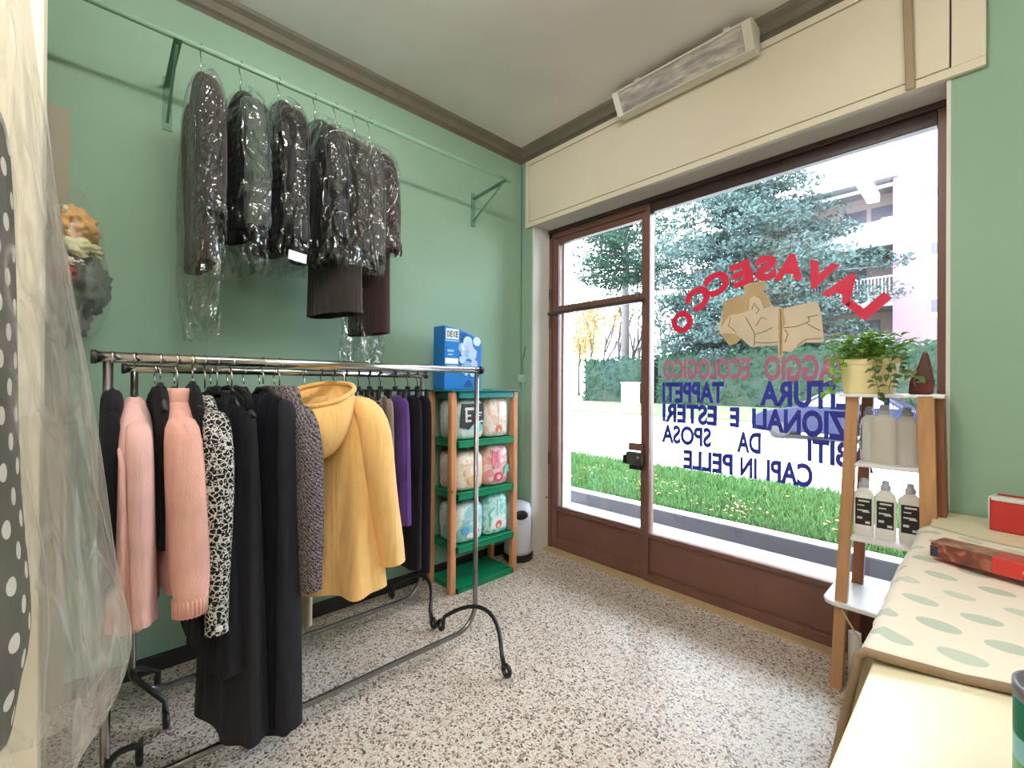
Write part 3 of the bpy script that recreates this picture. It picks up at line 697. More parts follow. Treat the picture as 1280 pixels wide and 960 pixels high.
rear('trousers', 'black trousers at the right end of the rear rack', 'trousers', 1.545, C_navy, [(1.39, .15, .02), (1.3, .16, .03, .002), (1.0, .155, .036, .004), (.26, .14, .046, .006)], seed=52, nm='trouser_body', hl='black clip hanger at the right end of the rear rack')

# ------------------------------------------------------------------ wall rod with the film-wrapped coats
WX, WZ = -2.48, 2.995
rd = thing('wall_rod', 'pale green clothes rod on brackets high on the left wall', 'clothes rod', (XL, 1.0, WZ))
MB().tube([(WX, -.6, WZ), (WX, 2.30, WZ)], .0125, 12).build('rod', M_rodgreen, rd, smooth=True)
for y in (.265, 2.24):
    b = MB(); b.bar((XL, y, WZ-.035), (WX+.02, y, WZ-.012), .03, .008, (0, 1, 0)); b.box((XL, y-.02, WZ-.26), (XL+.006, y+.02, WZ+.01))
    b.bar((XL, y, WZ-.22), (WX-.02, y, WZ-.02), .012, .012, (0, 1, 0)); b.build('bracket', M_rodgreend, rd)
GC = 'dry-cleaned coats in clear film on the wall rod'
HW = 'hangers on the wall rod'
def filmed(name, label, cat, y, rot, zt, zb, half, hv, mat, quilt=0, flare=.0, film_z=None, sleeve=True, sleeve_mat=None, film_seed=0, sl_len=None, film_flare=.012, hv0=None, fold=.004):
    g = Garment(name, label, cat, WX, y, WZ, rot, GC)
    lv = [(zt+.02, .05, .022), (zt, .09, .03), (zt-.05, half*.75, hv*.8), (zt-.13, half*.95, hv)]
    n = 14 if quilt else 6
    for k in range(1, n+1):
        z = zt-.13 + (zb-(zt-.13))*k/n; e = k/n
        if quilt:
            lv.append((z+.028, half+flare*e, hv+.008+.012*e, .002)); lv.append((z, half+flare*e, hv-.002+.012*e, .002))
        else: lv.append((z, half+flare*e, hv*(1+.15*e), fold*e))
    g.body('coat_body', mat, lv, seed=film_seed, n=32)
    if sleeve:
        sm = sleeve_mat or mat; L = sl_len or .58
        for sg in (1, -1):
            if quilt:
                pts = []
                for k in range(13):
                    e = k/12; r_ = .062 if k % 2 else .05
                    pts.append((sg*(half*.8+.05*min(1, e*4)), .0+.01*e, zt-.06-L*e, r_*.85, r_))
            else:
                pts = [(sg*half*.72, 0, zt-.04, .035, .036), (sg*half*.95, .002, zt-.12, .048, .05), (sg*(half+.012), .006, zt-.3, .05, .052), (sg*(half+.018), .012, zt-.04-L*.75, .046, .048), (sg*(half+.016), .016, zt-.04-L, .038, .04)]
            g.sleeve('sleeve', sm, pts, seed=film_seed+3)
    if film_z is not None:
        r = random.Random(film_seed); rings = []
        n = 44; zs = [zt+.045, zt+.02, zt-.04, zt-.14]; K = 12
        zs += [zs[-1] + (film_z-zs[-1])*k/K for k in range(1, K+1)]
        for i, z in enumerate(zs):
            e = max(0, (zt-z)/(zt-film_z)); top = min(1, [.25, .42, .8, 1][i] if i < 4 else 1)
            past = max(0, (zb - z)/.3)
            hu = (half+.068)*top*(1-.18*min(1, past)); vv = (hv+.034)*top*(1-.35*min(1, past)) + .0
            rr = ring(z, 0, .006, hu, vv, n, 0, 7, 0, .8)
            out = []
            for k, p in enumerate(rr):
                a = 2*PI*k/n; d = (.006+film_flare*e)*(math.sin(5*a+i*.45+film_seed)+.6*math.sin(8*a-i*.6+film_seed*2))
                s_ = 1 + d/max(.07, vv)*.6
                zz = p[2] + (r.uniform(-.012, .012) if i == len(zs)-1 else r.uniform(-.004, .004))
                out.append(g.w((p[0]*(1+d*.6), .006+(p[1]-.006)*s_, zz)))
            rings.append(out)
        MB().loft(rings, False, False).build('film_cover', M_film, g.t, smooth=True, sub=1)
    hanger('hanger on the wall rod carrying the ' + ' '.join(label.split(' in clear')[0].split()[:8]), WX, y, WZ, .0125, rot=rot, half=half*.75, drop=WZ-zt-.005, group=HW, mat=M_black)
    return g
filmed('coat', 'grey-brown coat in clear film, leftmost on the wall rod', 'coat', .352, 2, 2.84, 1.98, .19, .038, C_grey, film_z=1.66, film_seed=1, sl_len=.62, film_flare=.02)
filmed('puffer_jacket', 'sage grey quilted jacket in clear film, second on the wall rod', 'jacket', .51, 8, 2.83, 2.16, .18, .05, C_black2, film_z=2.0, film_seed=2, sleeve_mat=C_puffer, quilt=1, sl_len=.6)
g3 = filmed('puffer_jacket', 'black quilted jacket in clear film with a white paper tag', 'jacket', .68, 8, 2.86, 2.12, .18, .052, C_puffd, film_z=2.03, film_seed=3, sl_len=.66, quilt=1)
p = at(372, 321, 0, -2.19); MB().cbox((0, 0, 0), (.004, .085, .042), Matrix.Translation(p) @ Matrix.Rotation(math.radians(12), 4, 'Z') @ Matrix.Rotation(math.radians(-4), 4, 'X')).build('paper_tag', plain('white_paper', (245, 244, 246), .6), g3.t)
filmed('coat', 'black and grey coat in clear film, fourth on the wall rod', 'coat', .86, 12, 2.84, 2.12, .19, .055, C_puffd, film_z=2.06, film_seed=4, sl_len=.6)
filmed('coat', 'long taupe wool coat with open hem hanging below its film', 'coat', .97, 14, 2.82, 1.83, .19, .06, C_grey, film_z=2.06, film_seed=5, sl_len=.62, flare=.02, fold=.008)
filmed('jacket', 'shiny silver-grey jacket in clear film beside the long taupe coat', 'jacket', 1.08, 10, 2.81, 2.13, .18, .045, C_silver, film_z=2.04, film_seed=6, sl_len=.62)
g6 = filmed('coat', 'long dark maroon coat with fringed cuff, rightmost on the wall rod', 'coat', 1.17, 10, 2.80, 1.74, .18, .045, C_maroon, film_z=2.2, film_seed=7, sl_len=.56)
fr_ = MB(); rr = random.Random(5)
for k in range(34):
    a = rr.uniform(0, 2*PI); u, v = .196+.04*math.cos(a), .016+.042*math.sin(a); z = 2.25+rr.uniform(-.02, .02)
    fr_.tube([g6.w((u, v, z)), g6.w((u*1.03, v*1.2, z-.03)), g6.w((u*1.02, v*1.1, z-.06))], .004, 4)
fr_.build('cuff_fringe', C_maroon, g6.t)
# empty long film sleeves hanging below on the right
def loose_film(label, x, y, z0, z1, hu, hv, seed):
    t = thing('film_bag', label, 'plastic bag', (x, y, z0)); r = random.Random(seed); rings = []
    for i in range(10):
        e = i/9; z = z0+(z1-z0)*e; o = []
        for k in range(28):
            a = 2*PI*k/28; d = 1+.14*math.sin(5*a+i+seed)*(.3+e)
            o.append(Vector((x+hu*math.cos(a)*d, y+hv*math.sin(a)*d, z+(r.uniform(-.03, .03) if i == 9 else 0))))
        rings.append(o)
    MB().loft(rings, False, False).build('film_tube', M_film, t, smooth=True, sub=1); return t
loose_film('loose clear film tail hanging below the long maroon coat', WX-.08, 1.17, 2.08, 1.58, .13, .12, 3)

# bundle of bagged textiles at the left end of the rod
bd = thing('textile_bundle', 'bundle of folded textiles in film hanging by the beige door', 'bundle', (-2.6, -.03, 1.66))
def blob(name, c, s, mat, seed, n=3, amp=.18, parent=None, freq=3.0):
    bm = bmesh.new(); bmesh.ops.create_icosphere(bm, subdivisions=4, radius=1)
    r = random.Random(seed); ph = [r.uniform(0, 6) for _ in range(6)]
    for v in bm.verts:
        p = v.co; d = 1 + amp*(math.sin(freq*p.x+ph[0])*math.sin(freq*p.y+ph[1]) + .6*math.sin(freq*1.9*p.z+ph[2])*math.cos(freq*1.7*p.x+ph[3]) + .35*math.sin(freq*3.1*p.y+ph[4])*math.sin(freq*2.9*p.z+ph[5]))
        v.co = Vector((p.x*s[0]*d+c[0], p.y*s[1]*d+c[1], p.z*s[2]*d+c[2]))
    vs = [tuple(v.co) for v in bm.verts]; bm.verts.index_update(); fs = [tuple(x.index for x in f.verts) for f in bm.faces]; bm.free()
    return MB().add(vs, fs).build(name, mat, parent, smooth=True)
bx = -2.6
for nm, py, px_, sz, c, sd in (('folded_cloth', 285, 92, (.12, .07, .075), (226, 176, 110), 1), ('folded_cloth', 272, 86, (.1, .05, .035), (240, 232, 190), 2), ('rolled_towel', 313, 94, (.13, .085, .038), (222, 216, 170), 3), ('folded_cloth', 345, 82, (.12, .05, .07), (176, 74, 70), 4), ('folded_cloth', 330, 78, (.12, .06, .03), (232, 214, 196), 8), ('grey_cloth', 358, 108, (.11, .065, .12), (96, 104, 92), 5), ('grey_cloth', 390, 84, (.10, .06, .13), (112, 110, 104), 6)):
    p = at(px_, py, 0, bx); blob(nm, p, sz, cloth('cloth_%d_%d_%d' % c, c), sd, amp=.24, parent=bd, freq=6.5)
r_ = random.Random(9); rings = []
for i in range(9):
    e = i/8; z = 2.26 - .60*e; hw = (.02, .055, .085, .10, .11, .112, .11, .10, .06)[i]
    rings.append([Vector((bx + (hw+.05)*math.cos(2*PI*k/24)*(1+r_.uniform(-.1, .1)), -.06 + hw*math.sin(2*PI*k/24)*(1+r_.uniform(-.15, .15)), z+r_.uniform(-.015, .015))) for k in range(24)])
MB().loft(rings, True, False).build('film_wrap', M_wrap, bd, smooth=True, sub=1)
MB().tube([(WX, -.17, WZ+.016), (WX-.02, -.168, 2.8), (bx, -.12, 2.25)], .003, 6).build('cord', M_white, bd)
# ------------------------------------------------------------------ left foreground: polka dot dress in a garment bag
def polka():
    t = NT('polka_dot_cloth'); v = t.coord()
    sx = t.node('ShaderNodeSeparateXYZ'); t.link(v, sx.inputs[0])
    S = .0535
    ang = t.math('MULTIPLY', t.math('ARCTAN2', sx.outputs[1], sx.outputs[0]), .19)
    row = t.math('DIVIDE', sx.outputs[2], S); ri = t.math('FLOOR', row)
    u = t.math('ADD', t.math('DIVIDE', ang, S*1.9), t.math('MULTIPLY', t.math('MODULO', t.math('ABSOLUTE', ri), 2), .5))
    du = t.math('MULTIPLY', t.math('SUBTRACT', t.math('FRACT', u), .5), 1.9); dv = t.math('SUBTRACT', t.math('FRACT', row), .5)
    d = t.math('SQRT', t.math('ADD', t.math('POWER', du, 2), t.math('POWER', dv, 2)))
    return t.done(t.bsdf(t.mix(t.math('LESS_THAN', d, .33), lin((26, 25, 28)), lin((232, 228, 218))), .8, 0, .2))
DX, DY = -1.34, -.27
dd = thing('polka_dot_dress', 'black polka dot dress inside the plastic bag at the left edge', 'dress', (DX, DY, 1.2))
rings = []
for z, px_ in ((2.06, -60), (2.03, -25), (1.98, 2), (1.85, 8), (1.76, 12), (1.5, 18), (1.25, 22), (1.11, 33), (.93, 47), (.84, 30), (.76, 22)):
    hv = max(.04, at(px_, 480, 0, DX+.02).y-DY)
    rings.append([Vector((u, v, z-1.2)) for u, v, z in ring(z, 0, 0, min(.19, hv*1.25), hv, 40, .004, 6, z*2, .9)])
o = MB().loft(rings, True, False).build('dress_body', polka(), None, smooth=True, sub=1); o.parent = dd
rr = thing('wall_rail', 'steel rail on the partition carrying the bagged dress', 'clothes rod', (-1.88, DY, 2.5))
MB().tube([(-1.88, DY, 2.5), (-.95, DY, 2.5)], .012, 10).build('rail_tube', M_chrome, rr, smooth=True)
MB().tube([(-1.88, DY, 2.5), (-1.872, DY, 2.5)], .035, 14).build('rail_flange', M_chrome, rr)
hanger('wire hanger of the bagged polka dot dress', DX, DY, 2.5, .012, rot=90, half=.12, drop=.42, mat=M_chrome)
bg = thing('garment_bag', 'large crinkled clear plastic bag over the polka dot dress at the left edge', 'garment bag', (DX, DY, .7))
r_ = random.Random(11); rings = []
edge = [(2.512, 16), (2.47, 18), (2.3, 28), (2.1, 42), (1.95, 55), (1.8, 72), (1.65, 84), (1.5, 105), (1.35, 118), (1.2, 130), (1.05, 140), (.93, 160), (.84, 166), (.78, 150), (.72, 120), (.66, 95)]
BXc, BYc = DX+.03, DY-.02
for i, (z, px_) in enumerate(edge):
    ye = at(px_, 480, 0, BXc).y; hv = max(.05, ye-BYc); hu = min(.30, .09+hv*.6) if i > 0 else .05
    o = []
    for k in range(56):
        a = 2*PI*k/56; e = i/(len(edge)-1)
        d = 1 + (.012+.03*e)*(math.sin(7*a+i*.25)+.6*math.sin(13*a-i*.3)) + r_.uniform(-.012, .012)*(e+.3)
        o.append(Vector((BXc+hu*math.cos(a)*d, BYc+hv*math.sin(a)*d, z+r_.uniform(-.012, .012)*(.3+e)+(.05*math.sin(4*a+1) if i > 11 else 0))))
    rings.append(o)
MB().loft(rings, True, False).build('bag_film', M_bag, bg, smooth=True, sub=1)

# ------------------------------------------------------------------ green shelf unit with packs
M_shelfgreen = plain('green_plastic', (12, 134, 92), .3, var=.08, Emission_Strength=0)
M_shelfteal = plain('teal_plastic', (24, 128, 126), .3)
SX0, SX1, SY0, SY1 = -2.83, -2.50, 1.815, 2.40
su = thing('shelf_unit', 'shelf unit with green plastic trays and pale wooden posts by the corner', 'shelf', (-2.66, 2.1, 0))
for x in (SX0+.03, SX1-.035):
    for y in (SY0, SY1):
        MB().box((x-.024, y-.024, 0), (x+.024, y+.024, 1.405)).build('post', M_wood, su, bevel=.01, seg=3)
for i, z in enumerate((.035, .32, .69, 1.055, 1.40)):
    m = MB(); x0, x1, y0, y1 = SX0, SX1+.0, SY0+.024, SY1-.024
    t_ = .045
    m.box((x0, y0, z-.012), (x1, y1, z)); m.box((x1-.014, y0, z-t_), (x1, y1, z+.004)); m.box((x0, y0, z-t_), (x0+.014, y1, z+.004)); m.box((x0, y0, z-t_), (x1, y0+.014, z+.004)); m.box((x0, y1-.014, z-t_), (x1, y1, z+.004))
    if i == 4: m.box((x0-.01, SY0-.035, z+.004), (x1+.01, SY1+.035, z+.014))
    for k in range(3): m.box((x0+.05, y0+.1+k*.15, z-.03), (x1-.05, y0+.11+k*.15, z-.012))
    m.build('shelf_tray', M_shelfteal if i == 4 else M_shelfgreen, su, bevel=.004)
if True:
    m = MB()
    for yy in (2.02, 2.13, 2.24): m.cbox((SX0+.16, yy, 1.4155), (.07, .04, .004))
    m.build('tray_slots', M_black, su, bevel=.002)
def pack_mat(name, base, spots):
    t = NT(name); v = t.coord(); n = t.noise(v, 9, 3, .5, 1.5)
    st = [(.3, lin(base))]
    for i, c in enumerate(spots): st.append((.47+.08*i, lin(c)))
    col = t.ramp(n, st, 'EASE'); b = t.noise(v, 16, 3)
    return t.done(t.bsdf(col, .3, 0, .5, b, .35, .02))
def soft_pack(label, y, z, hw, h, mat, prints, depth=.25, side=(226, 228, 222)):
    t = thing('diaper_pack', label, 'diaper pack', (-2.66, y, z), 'soft packs on the green shelf unit')
    x1 = SX1-.035; x0 = x1-depth
    rings = []; cx = (x0+x1)/2
    for e, k in ((0, .86), (.03, .95), (.12, 1.0), (.5, 1.02), (.85, 1.0), (.95, .9), (1, .72)):
        rings.append([Vector((cx+u, y+v, z+.001+h*e)) for u, v, _ in ring(0, 0, 0, depth/2*k, hw*k, 28, 0, 1, 0, .42)])
    MB().loft(rings).build('pack_body', mat, t, smooth=True)
    for nm, poly, c in prints:
        # printed shapes follow the front face a hair proud of it; poly in (0..1,0..1) front coordinates
        def fn(d): return lambda a, b: Vector((x1+.004+d+.006*math.sin(b*PI), y+(a-.5)*2*hw*.86, z+h*(.06+.86*b)))
        MB().prism(poly, fn(-.012), fn(.0)).build(nm, plain('print_%d_%d_%d' % c, c, .35), t)
    return t
def circ(cx, cy, rx, ry, n=14): return [(cx+rx*math.cos(2*PI*k/n), cy+ry*math.sin(2*PI*k/n)) for k in range(n)]
def quad(x0, y0, x1, y1): return [(x0, y0), (x1, y0), (x1, y1), (x0, y1)]
MP = [pack_mat('pack_white_grey', (226, 226, 222), [(236, 238, 236), (196, 226, 226)]), pack_mat('pack_blush', (246, 226, 214), [(250, 238, 228), (240, 206, 192)]),
      pack_mat('pack_cream', (240, 228, 206), [(246, 238, 226), (236, 206, 170)]), pack_mat('pack_rose', (246, 206, 206), [(250, 226, 222), (238, 160, 170)]),
      pack_mat('pack_ice', (206, 232, 234), [(234, 244, 244), (150, 208, 214)]), pack_mat('pack_aqua', (160, 224, 218), [(214, 242, 240), (120, 206, 202)])]
YA, YBk = 1.985, 2.245
soft_pack('white soft pack with black printed top, on the upper shelf', YA, 1.06, .128, .285, MP[0], [
    ('print_panel', [(.02, .30), (.36, .22), (.62, .42), (.98, .5), (.98, .97), (.1, .97)], (46, 46, 52)),
    ('print_script', quad(.20, .78, .62, .86), (226, 226, 226)), ('print_script', quad(.22, .44, .30, .80), (226, 226, 226)), ('print_script', quad(.30, .44, .46, .50), (226, 226, 226)), ('print_script', quad(.30, .60, .44, .65), (226, 226, 226)),
    ('print_script', quad(.62, .68, .9, .72), (200, 204, 206)), ('print_script', quad(.62, .60, .86, .63), (200, 204, 206)),
    ('print_spot', circ(.78, .26, .14, .14), (120, 204, 200)), ('print_spot', circ(.9, .38, .03, .035), (34, 36, 44)), ('print_spot', circ(.72, .38, .03, .035), (34, 36, 44))])
soft_pack('blush pink soft pack with a small red figure, on the upper shelf', YBk, 1.06, .118, .30, MP[1], [('print_spot', circ(.5, .16, .13, .12), (226, 120, 96)), ('print_spot', circ(.5, .10, .06, .06), (236, 214, 196)), ('print_fold', quad(.49, .3, .51, .9), (250, 244, 238))])
soft_pack('cream soft pack with an orange print, on the middle shelf', YA, .695, .128, .27, MP[2], [('print_spot', circ(.55, .22, .2, .16), (240, 196, 150)), ('print_spot', circ(.3, .5, .12, .08), (240, 206, 196)), ('print_band', quad(.1, .72, .9, .78), (244, 214, 198))])
soft_pack('rose pink soft pack with a large pink mark, on the middle shelf', YBk, .695, .118, .30, MP[3], [('print_arc', [(.2, .95), (.15, .6), (.3, .4), (.42, .9)], (232, 120, 146)), ('print_arc', quad(.44, .42, .56, .95), (240, 150, 168)), ('print_spot', circ(.5, .16, .2, .15), (226, 84, 118)), ('print_spot', circ(.5, .16, .09, .07), (250, 226, 226)), ('print_spot', [(.72, .2), (.98, .3), (.96, .5), (.8, .46)], (130, 212, 196))])
soft_pack('pale blue and white soft pack with red and blue spots, on the lower shelf', YA, .325, .128, .27, MP[4], [('print_spot', circ(.25, .3, .14, .13), (90, 176, 220)), ('print_spot', circ(.72, .22, .1, .09), (224, 112, 116)), ('print_spot', circ(.5, .12, .2, .08), (240, 244, 246)), ('print_band', quad(.15, .6, .88, .66), (180, 220, 228))])
soft_pack('aqua soft pack with a white shape and red spot, on the lower shelf', YBk, .325, .118, .30, MP[5], [('print_shape', [(.12, .12), (.5, .05), (.88, .12), (.8, .46), (.5, .38), (.2, .46)], (240, 246, 246)), ('print_spot', circ(.5, .2, .15, .13), (226, 122, 100)), ('print_spot', circ(.5, .16, .07, .06), (244, 226, 210)), ('print_fold', quad(.48, .5, .53, .92), (226, 246, 244))])

# blue box on the top shelf
bb = thing('product_box', 'bright blue box with pale bubbles standing on the teal shelf top', 'box', (-2.62, 1.95, 1.415))
bz = 1.4145; by0, by1, bxf, bxb = 1.79, 2.13, -2.60, -2.74
M_bluebox = plain('blue_card', (20, 120, 206), .3, var=.05)
poly = [(by0, bz), (by1-.01, bz), (by1, bz+.34), (by1-.03, bz+.375), (by1-.10, bz+.41), (by0+.12, bz+.44), (by0, bz+.455)]
MB().prism(poly, lambda a, b: Vector((bxb, a, b)), lambda a, b: Vector((bxf, a, b))).build('box_body', M_bluebox, bb, bevel=.006)
def bprint(nm, poly, c, d=.0015):
    return MB().prism(poly, lambda a, b: Vector((bxf-.002, by0+a, bz+b)), lambda a, b: Vector((bxf+d, by0+a, bz+b))).build(nm, plain('print_%d_%d_%d' % c, c, .3), bb)
bprint('print_panel', quad(.012, .36, .125, .435), (226, 232, 226)); bprint('print_stripe', quad(.006, .345, .128, .353), (170, 214, 240))
bprint('print_stripe', quad(.006, .185, .12, .225), (244, 244, 246)); bprint('print_stripe', quad(.02, .16, .11, .175), (170, 226, 246)); bprint('print_band', quad(.13, .34, .20, .41), (14, 84, 160))
bprint('print_stripe', quad(.025, .27, .08, .285), (150, 210, 240)); bprint('print_stripe', quad(.03, .245, .07, .256), (150, 210, 240))
rb_ = random.Random(3)
for k in range(26):
    cx, cy, r_ = rb_.uniform(.15, .31), rb_.uniform(.11, .36), rb_.uniform(.018, .042)
    if cx + r_ > .325: cx = .325-r_
    c = rb_.choice([(176, 216, 246), (210, 236, 250), (140, 190, 236), (190, 232, 240), (196, 204, 244)])
    bprint('print_bubble', circ(cx, cy, r_, r_), c, .0016+.0003*k)
for i, ch in enumerate('DEXEL'[:4]):
    vs, fs, _ = text_mesh(ch, .03); mb = MB(); flat_extrude(mb, vs, fs, lambda u, v, i=i: (bxf+.0018, by0+.022+i*.025+u*.02, bz+.375+v*.042), (.0008, 0, 0)); mb.build('print_letter', plain('print_dark', (60, 76, 96), .4), bb, fix=False)
bprint('print_mark', [(.17, .02), (.26, .02), (.235, .06), (.215, .075), (.195, .06)], (10, 80, 150))

# white bin in the corner
bn = thing('waste_bin', 'white bin with dark base and dark flap in the corner behind the shelf', 'bin', (-2.70, 2.60, 0))
M_binw = plain('white_plastic', (216, 216, 228), .35)
bxc, byc = -2.70, 2.615
MB().lathe([(.125, 0), (.128, .05), (.118, .055)], (bxc, byc, 0), 24).build('bin_base', M_black, bn, smooth=True, bevel=.003)
MB().lathe([(.118, .052), (.12, .08), (.112, .20), (.108, .34), (.112, .40), (.10, .45), (.06, .47), (0.001, .475)], (bxc, byc, 0), 28).build('bin_body', M_binw, bn, smooth=True)
MB().lathe([(.0, 0), (.045, 0), (.05, .01), (.045, .02), (0.001, .022)], n=18, sx=.8, sy=1.2, M=Matrix.Translation((bxc+.085, byc-.05, .385)) @ Matrix.Rotation(math.radians(-28), 4, 'Z') @ Matrix.Rotation(PI/2, 4, 'Y')).build('bin_flap', M_black, bn, smooth=True)
# conduit, junction box and cable in the corner
cdt = thing('cable_conduit', 'grey-green cable duct with junction box in the far corner', 'conduit', (-2.8, 2.76, 0))
cx = -2.812
MB().box((cx-.012, YF-.018, .5), (cx+.012, YF-.001, 1.475)).build('lower_duct', plain('duct_green', (150, 182, 170), .5), cdt, bevel=.002)
MB().box((cx-.038, YF-.036, 1.475), (cx+.038, YF-.001, 1.545)).build('junction_box', plain('box_grey_green', (176, 196, 186), .5), cdt, bevel=.006)
w = MB(); w.tube([(cx, YF-.02, 1.545), (cx-.004, YF-.02, 1.66), (cx-.022, YF-.012, 1.76), (cx-.024, YF-.01, 2.2), (cx-.024, YF-.01, 3.39)], .004, 6); w.tube([(cx, YF-.02, 1.545), (cx+.004, YF-.02, 1.66), (cx+.024, YF-.012, 1.74), (cx+.03, YF-.008, 1.8)], .004, 6)
w.build('cable', plain('cable_green', (92, 122, 108), .6), cdt)
ch = thing('door_chain', 'thin grey retaining bar between the wall corner and the door', 'door stay', (-2.7, 2.8, .55))
a, b = at(655, 628, 1, YF-.02), at(684, 621, 1, 2.965)
MB().tube([a, a.lerp(b, .35)+Vector((0, -.012, -.012)), a.lerp(b, .7)+Vector((0, -.012, -.01)), b], .007, 8).build('stay_bar', M_steel, ch, smooth=True)
MB().tube([a+Vector((0, .02, 0)), a+Vector((0, -.006, 0))], .013, 10).build('stay_eye', M_steel, ch)

# ------------------------------------------------------------------ ladder shelf at the right of the window
M_shw = plain('white_laminate', (236, 236, 238), .35)
ld = thing('ladder_shelf', 'wooden splayed shelf ladder with white shelves right of the window', 'shelf', (-.33, 2.72, 0))
def leg(xt, xb, y, wd, dp, mt, ztop=1.415): MB().bar((xb, y, 0), (xt, y, ztop), wd, dp, (1, 0, 0)).build('leg', mt, ld, bevel=.003)
leg(-.432, -.493, 2.625, .048, .04, M_wood2); leg(-.420, -.478, 2.93, .048, .04, M_wood3)
leg(-.178, -.150, 2.595, .055, .04, M_wood2); leg(-.140, -.11, 2.70, .03, .16, M_wood3)
lx = lambda z: -.432-.061*(1-z/1.415)
for i, (z, x0, x1, y0) in enumerate(((1.42, -.482, -.118, 2.575), (1.095, lx(1.095)+.02, -.185, 2.605), (.745, lx(.745)+.02, -.18, 2.605))):
    MB().box((x0, y0, z-.016), (x1, 2.945, z)).build('shelf_board', M_shw, ld, bevel=.005)
poly = [(-.36, 2.58), (-.50, 2.58), (-.535, 2.60), (-.55, 2.64), (-.55, 2.90), (-.52, 2.945), (-.155, 2.945), (-.155, 2.58)]
MB().prism(poly, lambda a, b: Vector((a, b, .405)), lambda a, b: Vector((a, b, .425))).build('shelf_board', M_shw, ld, bevel=.006)
MB().tube([at(1052, 762, 1, 2.59), at(1076, 803, 1, 2.59), at(1084, 815, 1, 2.58)], .004, 6).build('brace_wire', plain('cream_wire', (214, 192, 152), .5), ld)
tb_ = thing('rolled_tube', 'short white tube standing on the floor behind the ladder shelf leg', 'tube', (-.42, 2.70, 0))
MB().lathe([(.026, .03), (.026, .26), (.02, .262)], (-.435, 2.70, 0), 14).build('tube_body', M_shw, tb_, smooth=True); MB().lathe([(.028, 0), (.03, .03), (.026, .034)], (-.435, 2.70, 0), 14).build('tube_foot', M_black, tb_, smooth=True)

# bottles
def milky():
    t = NT('translucent_bottle'); b = t.bsdf(lin((250, 247, 240)), .35, 0, .4, Transmission_Weight=0, Subsurface_Weight=.0)
    tr = t.node('ShaderNodeBsdfTranslucent'); tr.inputs[0].default_value = (*lin((250, 244, 232)), 1)
    m = t.node('ShaderNodeMixShader'); m.inputs[0].default_value = .6; t.link(b, m.inputs[1]); t.link(tr.outputs[0], m.inputs[2]); return t.done(m.outputs[0])
M_milk = milky(); M_liquid = plain('pale_liquid', (232, 214, 184), .3); M_cap = plain('grey_cap', (186, 188, 204), .35)
M_lab = plain('black_label', (28, 28, 30), .4); M_labw = plain('label_white', (226, 226, 222), .4)
def bottle(label, x, y, z, h, r, rot, labelled=True, group='spray bottles on the ladder shelf', wide=1.0):
    t = thing('detergent_bottle', label, 'bottle', (x, y, z), group)
    M = Matrix.Translation((x, y, z)) @ Matrix.Rotation(math.radians(rot), 4, 'Z')
    def rr(z_, k): return [M @ Vector(p) for p in ring(z_, 0, 0, r*k*wide, r*.78*k, 24, 0, 1, 0, .62)]
    MB().loft([rr(0, .94), rr(.006, 1), (rr(h*.70, 1)), rr(h*.75, .93), rr(h*.79, .72), rr(h*.82, .5), rr(h*.86, .46)]).build('bottle_body', M_milk, t, smooth=True)
    MB().lathe([(r*.50, h*.845), (r*.52, h*.86), (r*.50, h*.91), (r*.36, h*.925), (r*.34, h*.985), (r*.2, h)], n=16, M=M).build('cap', M_cap, t, smooth=True)
    if labelled:
        yf = -r*.78-.0012
        def pl(nm, x0, z0, x1, z1, mt, d=0, par=None): return MB().box((x0, yf-.0006-d, z0), (x1, yf+.0016, z1), M).build(nm, mt, par or t)
        lb = pl('label', -r*.80*wide, h*.20, r*.80*wide, h*.66, M_lab)
        pl('print_line', -r*.5*wide, h*.60, r*.6*wide, h*.63, M_labw, .0006, lb); pl('print_line', -r*.6*wide, h*.53, r*.1*wide, h*.55, M_labw, .0006, lb)
        pl('print_line', -r*.6*wide, h*.44, r*.5*wide, h*.465, M_labw, .0006, lb); pl('print_line', -r*.1*wide, h*.42, r*.62*wide, h*.44, M_labw, .0006, lb)
        pl('print_line', -r*.62*wide, h*.30, -r*.1*wide, h*.34, M_labw, .0006, lb); pl('print_line', r*.2*wide, h*.23, r*.65*wide, h*.27, M_labw, .0006, lb)
    return t
for nm, px_, yy in (('white bottle with black label, left of the three on the third shelf', 1080, 2.69), ('white bottle with black label, middle of the three on the third shelf', 1107, 2.685), ('white bottle with black label, right of the three beside the thick post', 1138, 2.68)):
    p = at(px_, 640, 1, yy); bottle(nm, p.x, yy, .745, .272, .038, 4)
for nm, px_, yy, hh, rr_, rt, lb in (('white bottle turned sideways on the second shelf, at the left', 1086, 2.75, .262, .04, -75, True), ('larger white bottle seen from behind, middle of the second shelf', 1105, 2.68, .275, .047, 180, True), ('white bottle seen from behind at the right of the second shelf', 1134, 2.72, .265, .042, 172, True)):
    p = at(px_, 560, 1, yy); bottle(nm, p.x, yy, 1.095, hh, rr_, rt, lb)
